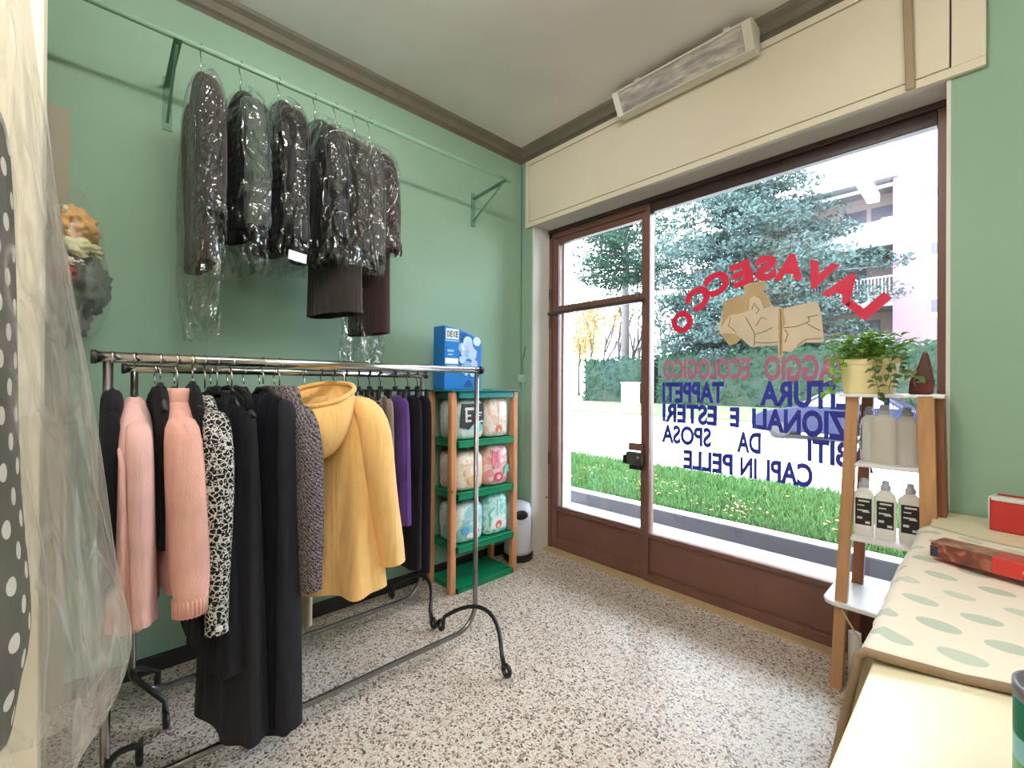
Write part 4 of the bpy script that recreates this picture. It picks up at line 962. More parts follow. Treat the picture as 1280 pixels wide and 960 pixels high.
# flower box with pothos
M_planter = plain('cream_planter', (240, 224, 174), .45)
pl = thing('planter', 'cream plastic window box holding a trailing green plant on the ladder shelf', 'planter', (-.38, 2.68, 1.42))
pz = 1.4205; P0, P1 = -.488, -.272
def rect(z, k, x0=P0, x1=P1, y0=2.615, y1=2.745): 
    cx_, cy_ = (x0+x1)/2, (y0+y1)/2; return [Vector((cx_+(x-cx_)*k, cy_+(y-cy_)*k, z)) for x, y in ((x0, y0), (x1, y0), (x1, y1), (x0, y1))]
MB().loft([rect(pz, .82), rect(pz+.012, .84), rect(pz+.135, .95), rect(pz+.136, 1.04), rect(pz+.162, 1.06), rect(pz+.162, .93), rect(pz+.145, .9)]).build('pot', M_planter, pl, bevel=.004)
MB().loft([rect(pz+.138, .9), rect(pz+.15, .9)]).build('soil', plain('soil', (66, 52, 40), .9, bump=.6), pl)
def leaf_mat(name, a, b):
    t = NT(name); n = t.noise(t.coord(), 26, 3); col = t.ramp(n, [(.35, lin(a)), (.65, lin(b))]); d = t.bsdf(col, .4, 0, .4)
    tr = t.node('ShaderNodeBsdfTranslucent'); t.link(col, tr.inputs[0]); m = t.node('ShaderNodeMixShader'); m.inputs[0].default_value = .4
    t.link(d, m.inputs[1]); t.link(tr.outputs[0], m.inputs[2]); return t.done(m.outputs[0])
M_leaf = leaf_mat('pothos_leaf', (92, 152, 48), (170, 208, 92)); M_leafd = leaf_mat('dark_pothos_leaf', (70, 98, 54), (128, 140, 92))
def leaf(mb, base, d, up, L, Wd):
    d = Vector(d).normalized(); up = Vector(up); s_ = d.cross(up).normalized(); n = s_.cross(d).normalized(); base = Vector(base)
    prof = [(0, 0), (.12, .62), (.35, 1), (.6, .8), (.82, .42), (1, 0)]
    c = [base + d*(L*e) + n*(.12*L*math.sin(e*PI) - .18*L*e*e) for e, _ in prof]
    vs = []; 
    for k, (e, ww) in enumerate(prof): vs += [c[k]-s_*(Wd*ww/2)+n*(.12*Wd*ww), c[k], c[k]+s_*(Wd*ww/2)+n*(.12*Wd*ww)]
    fs = []
    for k in range(len(prof)-1):
        for j in (0, 1): fs.append((3*k+j, 3*k+j+1, 3*k+4+j, 3*k+3+j))
    mb.add(vs, fs)
rl = random.Random(21); lm = MB(); stm = MB()
for k in range(210):
    bx_ = rl.uniform(P0+.0, P1-.01); by_ = rl.uniform(2.62, 2.74); a = rl.uniform(0, 2*PI); sp = rl.uniform(.01, .075)
    hz = rl.uniform(.0, .095) + (.035 if abs(bx_+.38) < .06 else 0)
    tip = Vector((bx_+math.cos(a)*sp, by_+math.sin(a)*sp*.8, pz+.155+hz))
    stm.tube([(bx_, by_, pz+.145), (bx_+(tip.x-bx_)*.4, by_+(tip.y-by_)*.4, pz+.15+hz*.7), tip], .0013, 4)
    leaf(lm, tip, (math.cos(a), math.sin(a)-.3, rl.uniform(-.3, .5)), (0, 0, 1), rl.uniform(.035, .062), rl.uniform(.026, .044))
lm2 = MB()
for x0, dx, ln_, nlf in ((-.47, -.05, .20, 11), (-.455, -.028, .10, 6), (-.35, .0, .10, 4), (-.31, .02, .16, 9), (-.285, .05, .10, 7), (-.265, .06, .13, 8), (-.36, .03, .23, 7)):
    yv = 2.60; pts = [Vector((x0, 2.63, pz+.15)), Vector((x0+dx*.4, yv, pz+.172))]
    for j in range(1, 7): pts.append(Vector((x0+dx*(.4+.6*j/6)+.006*math.sin(j*2), yv-.008-.004*j, pz+.165-ln_*j/6)))
    stm.tube(pts, .0016, 4)
    for j in range(nlf):
        p = pts[1+min(5, int((j+.5)/nlf*6))] + Vector((rl.uniform(-.006, .006), -.002, rl.uniform(-.01, .01)))
        leaf(lm2 if x0 > -.4 else lm, p, (rl.uniform(-1, 1), -.5, rl.uniform(-.8, .2)), (0, -.5, 1), rl.uniform(.03, .05), rl.uniform(.022, .038))
stm.build('stems', plain('stem_green', (120, 150, 70), .6), pl); lm.build('leaves', M_leaf, pl, smooth=True, fix=False); part_label(lm2.build('trailing_leaves', M_leafd, pl, smooth=True, fix=False), 'darker trailing leaves')
# dark red folded item beside the planter and a dark strap
hg = thing('pointed_pouch', 'dark red pointed pouch standing beside the planter', 'pouch', (-.2, 2.66, 1.42))
MB().prism([(-.238, 0), (-.16, 0), (-.155, .06), (-.165, .13), (-.176, .185), (-.19, .19), (-.205, .13), (-.235, .055)], lambda a, b: Vector((a, 2.635, pz+b)), lambda a, b: Vector((a, 2.70, pz+b*.96))).build('pouch_body', plain('oxblood_leather', (108, 40, 42), .45, var=.2, nscale=20, bump=.3), hg, bevel=.012, seg=3)
MB().prism([(-.215, .06), (-.165, .06), (-.168, .125), (-.18, .18), (-.19, .18), (-.20, .12)], lambda a, b: Vector((a, 2.628, pz+b)), lambda a, b: Vector((a, 2.634, pz+b))).build('pouch_flap', plain('brown_leather', (82, 52, 44), .5), hg, bevel=.002)
cn = thing('wire_curl', 'loose white wire curl hanging under the top of the ladder shelf', 'wire', (-.3, 2.7, 1.36))
cp = [at(a, b, 1, 2.66) for a, b in ((1112, 497), (1122, 500), (1130, 506), (1128, 516), (1118, 515), (1116, 506), (1128, 500), (1142, 505), (1147, 516))]
MB().tube(cp, .0025, 6).build('wire', M_shw, cn, smooth=True)

# ------------------------------------------------------------------ counter with wrapping cloth and boxes
M_top = plain('cream_laminate', (238, 228, 198), .35, var=.02, nscale=2)
ct = thing('counter', 'long cream topped counter table along the right side', 'counter', (.3, 1.2, 0))
TX0, TX1, TY0, TY1, TZ = -.155, .75, -.9, 2.765, .9
MB().box((TX0, TY0, TZ-.035), (TX1, TY1, TZ)).build('table_top', M_top, ct, bevel=.004)
MB().box((TX0+.10, TY0+.05, TZ-.12), (TX1-.05, TY1-.05, TZ-.035)).build('apron', M_cream, ct)
for x in (TX0+.13, TX1-.09):
    for y in (TY0+.10, TY1-.12): MB().box((x-.03, y-.03, 0), (x+.03, y+.03, TZ-.12)).build('leg', M_cream, ct)
def ellipses():
    t = NT('leaf_spot_cloth'); v = t.coord()
    sx = t.node('ShaderNodeSeparateXYZ'); t.link(v, sx.inputs[0])
    a, b = .105, .12
    row = t.math('DIVIDE', sx.outputs[1], b); ri = t.math('FLOOR', row)
    u = t.math('ADD', t.math('DIVIDE', sx.outputs[0], a), t.math('MULTIPLY', ri, .38))
    n = t.noise(v, 3.5, 1); 
    du = t.math('MULTIPLY', t.math('SUBTRACT', t.math('FRACT', u), .5), 1.25); dv = t.math('MULTIPLY', t.math('SUBTRACT', t.math('FRACT', t.math('ADD', row, t.math('MULTIPLY', t.math('FRACT', t.math('MULTIPLY', t.math('FLOOR', u), .37)), .3))), .5), 2.0)
    d = t.math('SQRT', t.math('ADD', t.math('POWER', du, 2), t.math('POWER', dv, 2)))
    m = t.math('LESS_THAN', d, t.math('ADD', t.math('MULTIPLY', n, .28), .26))
    h = t.node('ShaderNodeTexWhiteNoise', noise_dimensions='2D'); cm = t.node('ShaderNodeCombineXYZ'); t.link(t.math('FLOOR', u), cm.inputs[0]); t.link(ri, cm.inputs[1]); t.link(cm.outputs[0], h.inputs['Vector'])
    gcol = t.mix(h.outputs['Value'], lin((186, 194, 176)), lin((212, 212, 196)))
    wv = t.noise(v, 6, 3)
    return t.done(t.bsdf(t.mix(m, lin((240, 228, 212)), gcol), .55, 0, .3, wv, .25, .02))
# the cloth: a thick sheet lying on the counter and running over its left edge
cl = thing('patterned_cloth', 'thick cream cloth with grey-green leaf spots draped over the counter edge', 'cloth', (.1, 1.6, TZ))
cols = []; NXc, NYc = 46, 40
rc = random.Random(4)
def cloth_pt(i, j):
    s = i/NXc*1.08     # arclength from the hanging hem
    v = j/NYc; hang = .30 - .14*v
    y = 1.13 + (2.28-1.13)*v
    wav = .012*math.sin(4.2*s*3+v*2)*(1-v)**2
    if s < hang:
        e = s/hang; x = TX0 - .022 - .05*(1-e)*(1-v*.4) + .008*math.sin(v*9); z = TZ+.004-(hang-s)
        y0 = y
    else:
        ex = s-hang; r = .03
        if ex < r*1.57:
            a = ex/r; x = TX0-.022 + r*(1-math.cos(a)); z = TZ+.004-.0 + r*math.sin(a)*.9
        else:
            x = TX0-.022+r+(ex-r*1.57); z = TZ+.031 + .006*math.sin(x*11+v*3) - .014*min(1, (ex-r*1.57)/.12)
        y0 = y + (.075*math.sin(max(0, x-TX0)*5.2) + .02*(x-TX0))*(1-v)
    return Vector((x, y0, max(z, TZ+.012) if s >= hang else z))
top = [[cloth_pt(i, j) for i in range(NXc+1)] for j in range(NYc+1)]
vs = [p for r in top for p in r]; fs = [(j*(NXc+1)+i, j*(NXc+1)+i+1, (j+1)*(NXc+1)+i+1, (j+1)*(NXc+1)+i) for j in range(NYc) for i in range(NXc)]
o = MB().add(vs, fs).build('cloth_sheet', [ellipses()], cl, smooth=True)
sol = o.modifiers.new('thick', 'SOLIDIFY'); sol.thickness = .006; sol.offset = -1
M_edge = plain('brown_felt_edge', (134, 112, 88), .8, bump=.4)
MB().tube([cloth_pt(i, 0)+Vector((0, .003, -.006)) for i in range(NXc+1)], .0085, 8).build('felt_edge', M_edge, cl, smooth=True)
# red boxes
M_redbox = plain('red_card', (188, 50, 48), .4)
lb = thing('long_flat_box', 'long flat red printed box lying across the patterned cloth', 'box', (.1, 1.9, .94))
A0 = at(1164, 698, 2, .935); A1 = at(1300, 735, 2, .935); dirn = (A1-A0).normalized(); nrm = Vector((-dirn.y, dirn.x, 0))
A1 = A0 + dirn*.46
def lbx(s0, s1, w0, w1, z0, z1):
    return [A0+dirn*s+nrm*w_+Vector((0, 0, z-A0.z)) for z in (z0, z1) for s, w_ in ((s0, w0), (s1, w0), (s1, w1), (s0, w1))]
FS = [(0,3,2,1),(4,5,6,7),(0,1,5,4),(1,2,6,5),(2,3,7,6),(3,0,4,7)]
def cardart():
    t = NT('printed_card'); n = t.noise(t.coord(), 18, 3, .6, 1); return t.done(t.bsdf(t.ramp(n, [(.3, lin((66, 40, 38))), (.48, lin((120, 60, 50))), (.6, lin((168, 120, 90))), (.72, lin((96, 50, 46)))]), .4))
M_art = cardart()
MB().add(lbx(0, .46, 0, .085, .9405, .985), FS).build('box_body', M_redbox, lb, bevel=.002)
MB().add(lbx(-.001, .13, -.001, .086, .942, .986), FS).build('picture_panel', M_art, lb, bevel=.001)
MB().add(lbx(.13, .46, .035, .086, .944, .9862), FS).build('top_panel', plain('dusty_red', (170, 74, 66), .45), lb)
MB().add(lbx(.004, .46, .083, .0865, .944, .9866), FS).build('edge_strip', plain('gold_line', (206, 160, 110), .4), lb)
MB().add(lbx(-.002, .016, -.0015, .03, .945, .975), FS).build('end_label', plain('dark_blue_card', (50, 46, 70), .4), lb)
vs, fs, _ = text_mesh('&', .02)
sc_ = MB()
for k, (s, hgt) in enumerate(((.20, .012), (.225, .018), (.255, .014), (.28, .02), (.305, .013), (.33, .016))):
    sc_.tube([A0+dirn*(s+.012*math.sin(a))+nrm*(-.002)+Vector((0, 0, .0275+hgt*.5*math.cos(a*1.0+k)-A0.z+.935)) for a in [j*.6 for j in range(11)]], .0011, 4)
sc_.build('gold_script', plain('gold_print', (232, 190, 120), .4), lb)
B0 = at(1237, 662, 2, TZ)
rb2 = thing('open_carton', 'open red carton with white rim at the back of the counter', 'box', (B0.x+.12, B0.y, TZ))
d2_ = Vector((.97, -.22, 0)).normalized(); n2_ = Vector((.22, .97, 0)).normalized()
def rbx(s0, s1, w0, w1, z0, z1): return [B0+d2_*s+n2_*w_+Vector((0, 0, z)) for z in (z0, z1) for s, w_ in ((s0, w0), (s1, w0), (s1, w1), (s0, w1))]
m = MB(); m.add(rbx(0, .30, 0, .004, .001, .115), FS); m.add(rbx(0, .004, 0, .13, .001, .125), FS); m.add(rbx(.296, .30, 0, .13, .001, .12), FS); m.add(rbx(0, .30, .126, .13, .001, .125), FS); m.add(rbx(0, .30, 0, .13, .001, .005), FS)
m.build('carton', M_redbox, rb2)
m = MB(); m.add(rbx(-.002, .31, .0, .05, .116, .13), FS); m.add(rbx(-.004, .0, -.003, .132, .04, .13), FS); m.build('white_rim', M_labw, rb2, bevel=.003)
m = MB(); m.add(rbx(.02, .28, .05, .11, .01, .118), FS); m.build('contents', plain('gold_paper', (206, 180, 120), .5), rb2, bevel=.01)
m = MB(); m.tube([B0+d2_*.09+n2_*.08+Vector((0, 0, .11)), B0+d2_*.085+n2_*.08+Vector((0, 0, .15)), B0+d2_*.09+n2_*.08+Vector((0, 0, .16))], .004, 6); m.build('dark_stick', M_black, rb2)
# striped can at the right edge
def stripes():
    t = NT('striped_can'); sx = t.node('ShaderNodeSeparateXYZ'); t.link(t.coord(), sx.inputs[0])
    n = t.noise(t.coord(), 6, 2); z = t.math('ADD', sx.outputs[2], t.math('MULTIPLY', n, .03))
    f = t.math('FRACT', t.math('DIVIDE', z, .25))
    return t.done(t.bsdf(t.ramp(f, [(0, lin((150, 186, 170))), (.22, lin((196, 206, 190))), (.3, lin((84, 148, 96))), (.44, lin((128, 184, 190))), (.56, lin((24, 104, 78))), (.74, lin((110, 150, 176))), (.84, lin((60, 92, 92))), (.94, lin((70, 70, 84)))], 'CONSTANT'), .35))
C0 = at(1352, 945, 2, 1.02)
cnn = thing('striped_can', 'green and blue striped tin cut off by the right edge', 'can', (C0.x, C0.y, TZ))
o = MB().lathe([(.052, 0), (.054, .004), (.054, .175), (.051, .179)], (0, 0, .001), 32).build('can_body', stripes(), None, smooth=True); o.parent = cnn
o = MB().lathe([(.055, .172), (.055, .186), (.05, .188), (.048, .183)], (0, 0, 0), 32).build('lid', plain('grey_lid', (96, 92, 96), .4), None, smooth=True); o.parent = cnn

# ------------------------------------------------------------------ outside
M_pave = plain('pale_paving', (128, 124, 132), .8, var=.05, nscale=3, bump=.2)
M_road = plain('road', (196, 194, 192), .85, var=.04, nscale=.6, bump=.2, bscale=20)
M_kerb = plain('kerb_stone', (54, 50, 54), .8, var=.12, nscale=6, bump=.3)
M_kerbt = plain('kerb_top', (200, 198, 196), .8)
M_soilg = plain('turf_base', (76, 104, 50), .95, var=.25, nscale=3)
def outside_struct(o, label): o['kind'] = 'structure'; o['label'] = label; return o
outside_struct(MB().box((-30, 3.166, -.2), (16, 4.65, -.1)).build('pavement', M_pave), 'pale pavement outside the window')
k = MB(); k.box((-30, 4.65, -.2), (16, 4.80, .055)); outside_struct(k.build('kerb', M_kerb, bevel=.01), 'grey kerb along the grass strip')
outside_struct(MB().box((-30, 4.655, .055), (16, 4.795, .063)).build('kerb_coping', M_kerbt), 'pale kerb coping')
outside_struct(MB().box((-30, 4.80, -.2), (16, 7.3, .03)).build('verge', M_soilg), 'turf strip base between kerb and road')
outside_struct(MB().box((-70, 7.3, -.3), (50, 20.8, -.1)).build('road', M_road), 'pale sunlit road')
# exterior facade below and around the window
struct(MB().box((-2.6, 3.05, -.12), (-.1, 3.17, .0)).build('trim_5', M_pave), 'stone doorstep')
def grass_mat(name, a, b):
    t = NT(name); n = t.noise(t.coord(), 1.7, 4); g2 = t.noise(t.coord(), 40, 2)
    col = t.mix(g2, t.ramp(n, [(.35, lin(a)), (.65, lin(b))]), lin((88, 120, 66)))
    return t.done(t.bsdf(col, .7, 0, .2))
rg = random.Random(31); gm = MB(); V = []; Fq = []
for k in range(26000):
    y = 4.82 + 2.45*rg.random()**1.4; x = -y*.95 + rg.random()*(y*.95+1.0); h = rg.uniform(.04, .11) + (.05 if y > 6.2 else 0)*rg.random(); a = rg.uniform(0, 2*PI); wd = .006+.0009*y; ln_ = rg.uniform(-.05, .05)
    i = len(V); dx, dy = math.cos(a)*wd, math.sin(a)*wd
    V += [(x-dx, y-dy, .03), (x+dx, y+dy, .03), (x+ln_, y+rg.uniform(-.04, .04), .03+h)]; Fq.append((i, i+1, i+2))
gm.v = V; gm.f = Fq
tag(gm.build('grass', grass_mat('grass_blades', (30, 64, 32), (50, 86, 44)), fix=False), 'short green grass on the strip outside the window', 'grass', kind='stuff')
rl = random.Random(8); lf_ = MB()
CL = [(-y_*rl.uniform(.1, .8), y_) for y_ in [4.95+rl.random()*1.6 for _ in range(16)]]
for k in range(140):
    c_ = rl.choice(CL); x, y = c_[0]+rl.gauss(0, .16), max(4.86, c_[1]+rl.gauss(0, .13)); leaf(lf_, (x, y, .07+rl.random()*.05), (rl.uniform(-1, 1), rl.uniform(-1, 1), .1), (0, 0, 1), rl.uniform(.03, .06), rl.uniform(.02, .04))
tag(lf_.build('fallen_leaves', plain('dry_leaf', (150, 112, 80), .8, var=.3, nscale=2), fix=False), 'dry fallen leaves scattered on the grass strip', 'leaves', kind='stuff')

# foliage helpers
def foliage_mat(name, a, b, c, tr_=.25):
    t = NT(name); n = t.noise(t.coord(), .9, 4, .6); n2 = t.noise(t.coord(), 7, 2)
    col = t.mix(n2, t.ramp(n, [(.35, lin(a)), (.6, lin(b))]), lin(c)); d = t.bsdf(col, .9, 0, .03)
    x = t.node('ShaderNodeBsdfTranslucent'); t.link(col, x.inputs[0]); m = t.node('ShaderNodeMixShader'); m.inputs[0].default_value = tr_
    t.link(d, m.inputs[1]); t.link(x.outputs[0], m.inputs[2]); return t.done(m.outputs[0])
M_hedge = foliage_mat('hedge_leaf', (16, 34, 26), (32, 54, 40), (50, 74, 54), .12)
M_cedar = foliage_mat('cedar_needles', (10, 20, 22), (34, 50, 50), (92, 110, 106), .08)
M_pine = foliage_mat('pine_needles', (14, 30, 28), (32, 52, 44), (62, 84, 70), .12)
M_bark = plain('bark', (92, 84, 84), .9, bump=.6, bscale=12)
M_bark2 = plain('pale_bark', (74, 64, 62), .9)
def leaf_cards(mb, rng, c, s, n, size, flat=0):
    for _ in range(n):
        while True:
            p = Vector((rng.uniform(-1, 1), rng.uniform(-1, 1), rng.uniform(-1, 1)))
            if p.length <= 1: break
        if p.length < .6: p = p.normalized()*rng.uniform(.6, 1)
        o = Vector(c)+Vector((p.x*s[0], p.y*s[1], p.z*s[2]))
        a = Vector((rng.uniform(-1, 1), rng.uniform(-1, 1), rng.uniform(-1, 1)*(1-flat))).normalized(); b = a.orthogonal().normalized(); b = (Matrix.Rotation(rng.uniform(0, 6), 3, a) @ b)
        q_ = size*rng.uniform(.6, 1.4); i = len(mb.v)
        mb.v += [tuple(o-a*q_), tuple(o-b*q_*.45), tuple(o+a*q_), tuple(o+b*q_*.45)]; mb.f.append((i, i+1, i+2, i+3))
# bank and hedge
outside_struct(MB().prism([(20.8, -.3), (20.8, 0), (22.2, .5), (40, .55), (40, -.3)], lambda a, b: Vector((-70, a, b)), lambda a, b: Vector((50, a, b))).build('bank', plain('dusty_bank', (88, 96, 70), .95, var=.2, nscale=1)), 'grassy bank beyond the road')
def hedge(label, x0, x1, y0, y1, z0, z1, seed):
    t = thing('hedge', label, 'hedge', ((x0+x1)/2, (y0+y1)/2, z0), 'clipped hedges beyond the road')
    MB().box((x0+.1, y0+.12, z0), (x1-.1, y1-.12, z1-.1)).build('hedge_core', plain('hedge_inner', (30, 46, 36), .95), t)
    r = random.Random(seed); m = MB(); n = int((x1-x0)*(z1-z0)*62)
    for _ in range(n):
        top = r.random() < .22
        o = Vector((r.uniform(x0, x1), r.uniform(y0, y1) if top else y0+r.uniform(-.05, .22), z1+r.uniform(-.15, .12) if top else r.uniform(z0, z1)))
        a = Vector((r.uniform(-1, 1), r.uniform(-.6, .6), r.uniform(-1, 1))).normalized(); b = a.cross(Vector((0, 1, 0)).lerp(Vector((r.uniform(-1, 1), 1, r.uniform(-1, 1))), .5)).normalized()
        q_ = r.uniform(.07, .16); i = len(m.v); m.v += [tuple(o-a*q_), tuple(o-b*q_*.5), tuple(o+a*q_), tuple(o+b*q_*.5)]; m.f.append((i, i+1, i+2, i+3))
    m.build('hedge_leaves', M_hedge, t, fix=False); return t
hedge('clipped green hedge seen through the door, beyond the road', -17.3, -12.6, 22.3, 23.6, .45, 3.05, 1)
hedge('long clipped green hedge behind the mauve lettering', -12.35, 3.0, 22.3, 23.6, .45, 3.12, 2)
ub = thing('utility_box', 'white utility cabinet in front of the hedge across the road', 'utility box', (-13.4, 21.9, .3))
p0 = at(779, 504, 1, 21.9); p1 = at(797, 479, 1, 21.9)
MB().box((p0.x, 21.7, p0.z-.25), (p1.x, 22.15, p1.z)).build('cabinet_body', plain('white_cabinet', (236, 230, 236), .5), ub, bevel=.02)
MB().box((p0.x-.03, 21.66, p1.z), (p1.x+.03, 22.19, p1.z+.05)).build('cabinet_roof', plain('white_cabinet', (236, 230, 236), .5), ub, bevel=.01)
MB().box((p0.x+.06, 21.69, p0.z-.1), (p1.x-.06, 21.705, p1.z-.06)).build('cabinet_door', plain('pale_door', (222, 214, 222), .5), ub)
# trees
def conifer(name, label, base, h0, tiers, mat, seed, trunk_r, clump, lean=0):
    t = thing(name, label, 'tree', base, 'trees across the road'); r = random.Random(seed); bx_, by_, bz_ = base
    MB().tube([(bx_, by_, bz_), (bx_+lean*.4, by_, bz_+h0*.5), (bx_+lean, by_, h0)], [trunk_r, trunk_r*.8, trunk_r*.2], 10).build('trunk', M_bark, t, smooth=True)
    br = MB(); m = MB()
    for z, R, nb, th in tiers:
        for k in range(nb):
            a = 2*PI*k/nb + r.uniform(-.5, .5); L = R*r.uniform(.65, 1.08); ce = Vector((bx_+lean*z/h0, by_, z))
            d = Vector((math.cos(a), math.sin(a), 0)); tip = ce + d*L + Vector((0, 0, r.uniform(-.4, .5)))
            br.tube([ce, ce.lerp(tip, .5)+Vector((0, 0, .25)), tip], [.09, .06, .02], 5)
            for e in (.35, .6, .8, 1.0):
                c = ce.lerp(tip, e)+Vector((r.uniform(-.3, .3), r.uniform(-.3, .3), .25*math.sin(e*PI)+r.uniform(-.2, .3)))
                s_ = th*(.75+.5*r.random()); leaf_cards(m, r, c, (s_*1.3, s_*1.3, s_*.5), clump, .11, .3)
    br.build('branches', M_bark, t, smooth=True, fix=False); m.build('needles', mat, t, fix=False); return t
conifer('cedar_tree', 'large blue-green cedar behind the red letters', (-8.9, 25.6, .5), 12.6, [(3.0, 3.6, 9, .75), (3.7, 4.4, 10, .8), (4.6, 4.9, 12, .8), (5.6, 5.2, 12, .85), (6.7, 5.3, 12, .85), (7.9, 5.2, 12, .85), (9.1, 4.7, 11, .85), (10.3, 4.0, 10, .8), (11.5, 2.9, 8, .7), (12.5, 1.7, 6, .6)], M_cedar, 3, .42, 170)
conifer('pine_tree', 'pine with a high crown behind the upper door pane', (-18.2, 28.5, .5), 14.0, [(9.0, 2.8, 7, .75), (10.0, 4.0, 9, .85), (11.2, 4.4, 10, .9), (12.4, 4.0, 9, .9), (13.6, 2.6, 7, .8)], M_pine, 5, .34, 130)
def bare_tree(label, x, y, h, seed, leaves):
    t = thing('bare_tree', label, 'tree', (x, y, .5), 'bare trees across the road'); r = random.Random(seed); b = MB(); tips = []
    def grow(p, d, L, rad, lvl):
        q_ = p + d*L; b.tube([p, p.lerp(q_, .5)+Vector((r.uniform(-.05, .05)*L, r.uniform(-.05, .05)*L, 0)), q_], [rad, rad*.8, rad*.6], 5); tips.append(q_)
        if lvl:
            for _ in range(3 if lvl > 1 else 2):
                grow(p.lerp(q_, r.uniform(.5, 1)), (d+Vector((r.uniform(-.6, .6), r.uniform(-.6, .6), r.uniform(-.1, .4)))).normalized(), L*r.uniform(.5, .75), rad*.55, lvl-1)
    grow(Vector((x, y, .5)), Vector((r.uniform(-.08, .08), 0, 1)).normalized(), h*.5, .13, 3)
    b.build('branches', M_bark2, t, smooth=True, fix=False)
    if leaves:
        m = MB()
        for _ in range(leaves):
            p = r.choice(tips); leaf_cards(m, r, p-Vector((0, 0, r.uniform(0, 1.5))), (1.0, 1.0, .9), 3, .13)
        m.build('autumn_leaves', foliage_mat('autumn_leaf', (128, 94, 42), (156, 122, 66), (172, 144, 92), .3), t, fix=False)
for i, (px_, yy, hh, lv) in enumerate(((724, 33, 9, 700), (741, 30, 8.5, 600), (753, 35, 11, 350), (772, 31, 9, 0), (789, 33, 10, 0), (801, 29, 8, 0), (826, 28, 9, 0), (848, 33, 10, 0), (868, 31, 9, 60))):
    p = at(px_, 470, 1, yy)
    bare_tree(['slender bare tree with straw yellow leaves beyond the hedge', 'leafless grey tree beyond the hedge'][0 if lv > 100 else 1], p.x, yy, hh, 50+i, lv)
# buildings
M_pinkw = plain('pale_pink_render', (128, 100, 120), .85, var=.02, nscale=.4)
M_conc = plain('pale_concrete', (160, 158, 164), .85, var=.03, nscale=.5)
M_recess = plain('shaded_render', (150, 132, 130), .85, var=.05)
M_dkwin = plain('dark_shutter', (70, 66, 84), .5); M_rail = plain('railing_grey', (170, 176, 190), .5, .3)
bl = thing('apartment_block', 'pale pink apartment block with balconies behind the cedar', 'building', (-2, 30, .5))
BYf = 28.0
MB().box((-3.1, BYf, .3), (7, 40, 13.6)).build('end_wall', M_pinkw, bl)
MB().box((-9.5, BYf+2.0, .3), (-3.1, 40, 11.7)).build('balcony_wall', M_recess, bl)
MB().box((-9.9, BYf-.3, 11.55), (-2.9, 40.2, 11.95)).build('roof_slab', M_conc, bl)
for z0, z1 in ((8.35, 8.75), (5.4, 5.85), (2.5, 2.9)):
    MB().box((-9.5, BYf-.1, z0), (-3.1, BYf+2.0, z1)).build('balcony_slab', M_conc, bl)
MB().box((-9.5, BYf-.1, 8.75), (-3.1, BYf+.05, 9.6)).build('balcony_parapet', M_conc, bl)
MB().box((-9.5, BYf+.05, 11.2), (-3.1, BYf+.12, 11.36)).build('awning_bar', M_conc, bl)
for z in (5.85, 2.9):
    r_ = MB(); r_.box((-9.5, BYf-.04, z+.95), (-3.1, BYf, z+1.02)); r_.box((-9.5, BYf-.04, z+.08), (-3.1, BYf, z+.13))
    for k in range(46): r_.box((-9.45+k*.138, BYf-.03, z+.1), (-9.41+k*.138, BYf-.005, z+.98))
    r_.build('balcony_railing', M_rail, bl)
for x, z, w_, h_ in ((-5.4, 6.0, 1.0, 2.0), (-7.6, 6.0, 1.1, 2.0), (-5.4, 9.0, 1.0, 1.9), (-4.2, 9.0, .9, 1.9), (-7.6, 9.0, 1.1, 1.9), (-4.9, 3.0, 1.1, 2.0), (-7.4, 3.0, 1.1, 2.0)):
    f = MB().box((x, BYf+1.93, z), (x+w_, BYf+1.99, z+h_)).build('balcony_window', M_dkwin, bl)
for py, hh in ((242, .7), (313, .85), (385, .9)):
    p = at(1168, py, 1, BYf); f = MB().box((p.x-.18, BYf-.03, p.z-hh/2), (p.x+.45, BYf+.02, p.z+hh/2)).build('end_window', plain('window_frame_grey', (176, 170, 180), .5), bl)
    MB().box((p.x-.12, BYf-.04, p.z-hh/2+.25), (p.x+.4, BYf-.028, p.z+hh/2-.05)).build('pane', M_dkwin, f)
hs = thing('distant_house', 'small grey-violet house far away between the bare trees', 'building', (-34, 60, .5))
p0 = at(757, 452, 1, 50); p1 = at(789, 425, 1, 50)
MB().box((p0.x, 50, .5), (p1.x, 57, p1.z+.6)).build('house_wall', plain('grey_violet_wall', (150, 146, 176), .9), hs)
pk = p1.z+2.0; mid = (p0.x+p1.x)/2
MB().prism([(p0.x-.4, p1.z+.6), (p1.x+.4, p1.z+.6), (mid, pk)], lambda a, b: Vector((a, 49.6, b)), lambda a, b: Vector((a, 57.4, b))).build('house_roof', plain('grey_roof', (120, 116, 140), .9), hs)
MB().box((mid-.6, 49.95, p1.z-1.4), (mid+.6, 50.0, p1.z-.2)).build('house_window', M_dkwin, hs)
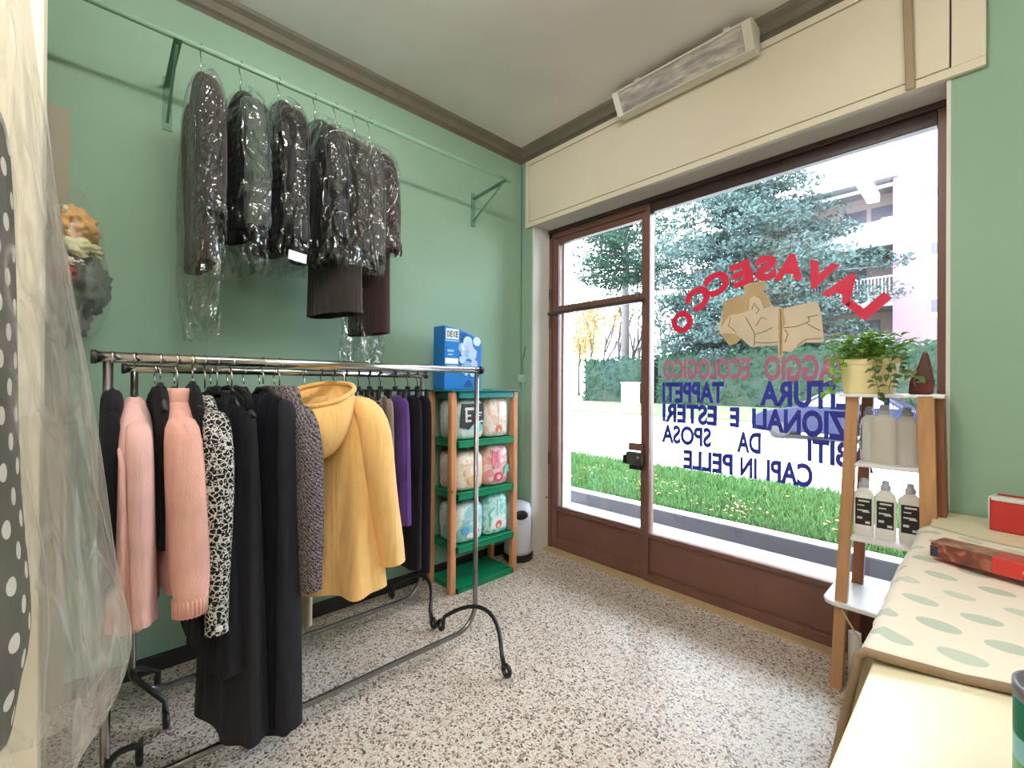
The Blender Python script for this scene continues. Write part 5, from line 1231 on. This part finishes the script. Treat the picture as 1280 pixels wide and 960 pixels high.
# parked car
M_car = plain('blue_black_car_paint', (16, 20, 50), .3, 0, var=.02, spec=.3)
M_carglass = plain('car_glass', (150, 170, 190), .05, spec=1.0)
cr = thing('car', 'dark blue car on the road behind the blue lettering', 'car', (-3.1, 15.6, -.1))
CX, CYc, CZ = -5.05, 15.05, -.1
side = [(0.0, .42), (.03, .28), (.25, .22), (4.15, .22), (4.25, .4), (4.22, .78), (4.0, .95), (3.7, .98), (3.2, 1.36), (2.6, 1.44), (1.9, 1.40), (1.25, 1.0), (.9, .93), (.3, .80), (.05, .66)]
def carring(y, k, kz=1): return [Vector((CX+x, CYc+y, CZ+.22+(z-.22)*kz)) if z < .9 else Vector((CX+2.4+(x-2.4)*k, CYc+y, CZ+.22+(z-.22)*kz)) for x, z in side]
MB().loft([carring(0.0, .985, .985), carring(.06, 1), carring(1.62, 1), carring(1.68, .985, .985)]).build('car_body', M_car, cr, bevel=.03, seg=3)
for y in (-.006, 1.68):
    m = MB(); m.prism([(1.42, 1.0), (1.95, 1.34), (2.4, 1.37), (2.4, 1.0)], lambda a, b, y=y: Vector((CX+a, CYc+y, CZ+b)), lambda a, b, y=y: Vector((CX+a, CYc+y+.006, CZ+b)))
    m.prism([(2.47, 1.0), (2.47, 1.37), (2.65, 1.37), (3.1, 1.32), (3.52, 1.0)], lambda a, b, y=y: Vector((CX+a, CYc+y, CZ+b)), lambda a, b, y=y: Vector((CX+a, CYc+y+.006, CZ+b)))
    m.build('side_window', M_carglass, cr)
MB().add([(CX+1.28, CYc+.12, CZ+1.03), (CX+1.28, CYc+1.56, CZ+1.03), (CX+1.86, CYc+1.5, CZ+1.385), (CX+1.86, CYc+.18, CZ+1.385), (CX+1.26, CYc+.12, CZ+1.045), (CX+1.26, CYc+1.56, CZ+1.045), (CX+1.84, CYc+1.5, CZ+1.40), (CX+1.84, CYc+.18, CZ+1.40)], [(0,3,2,1),(4,5,6,7),(0,1,5,4),(1,2,6,5),(2,3,7,6),(3,0,4,7)]).build('windscreen', M_carglass, cr)
for x in (.78, 3.4):
    for y in (.1, 1.58):
        wv_ = MB().lathe([(.0, -.1), (.26, -.1), (.31, -.08), (.31, .08), (.26, .1), (.001, .1)], n=24, M=Matrix.Translation((CX+x, CYc+y, CZ+.31)) @ Matrix.Rotation(PI/2, 4, 'X')).build('wheel', M_black, cr, smooth=False, bevel=.01)
        MB().lathe([(.0, -.115), (.19, -.11), (.2, -.1), (.2, .1), (.19, .11), (.001, .115)], n=16, M=Matrix.Translation((CX+x, CYc+y, CZ+.31)) @ Matrix.Rotation(PI/2, 4, 'X')).build('hubcap', M_iron, wv_)
MB().box((CX-.005, CYc+.15, CZ+.55), (CX+.06, CYc+.42, CZ+.68)).build('headlamp', M_carglass, cr, bevel=.02); MB().box((CX-.005, CYc+1.26, CZ+.55), (CX+.06, CYc+1.53, CZ+.68)).build('headlamp', M_carglass, cr, bevel=.02)

# ------------------------------------------------------------------ light
wd = bpy.data.worlds.new('overcast_sky'); scene.world = wd; wd.use_nodes = True
bgn = wd.node_tree.nodes['Background']; bgn.inputs[0].default_value = (.79, .89, 1.0, 1); bgn.inputs[1].default_value = 12.5
pt = bpy.data.lights.new('window_portal', 'AREA'); pt.shape = 'RECTANGLE'; pt.size = 2.56; pt.size_y = 2.5; pt.cycles.is_portal = True
po = bpy.data.objects.new('window_portal', pt); COL.objects.link(po); po.location = (-1.41, 3.17, 1.55); po.rotation_euler = (-PI/2, 0, 0)

vs_ = scene.view_settings; vs_.view_transform = 'Standard'; vs_.look = 'None'; vs_.gamma = 1; vs_.exposure = .42; vs_.use_curve_mapping = False
scene.cycles.max_bounces = 10; scene.cycles.transparent_max_bounces = 24; scene.cycles.diffuse_bounces = 5
scene.cycles.sample_clamp_indirect = 6; scene.cycles.caustics_reflective = False; scene.cycles.caustics_refractive = False
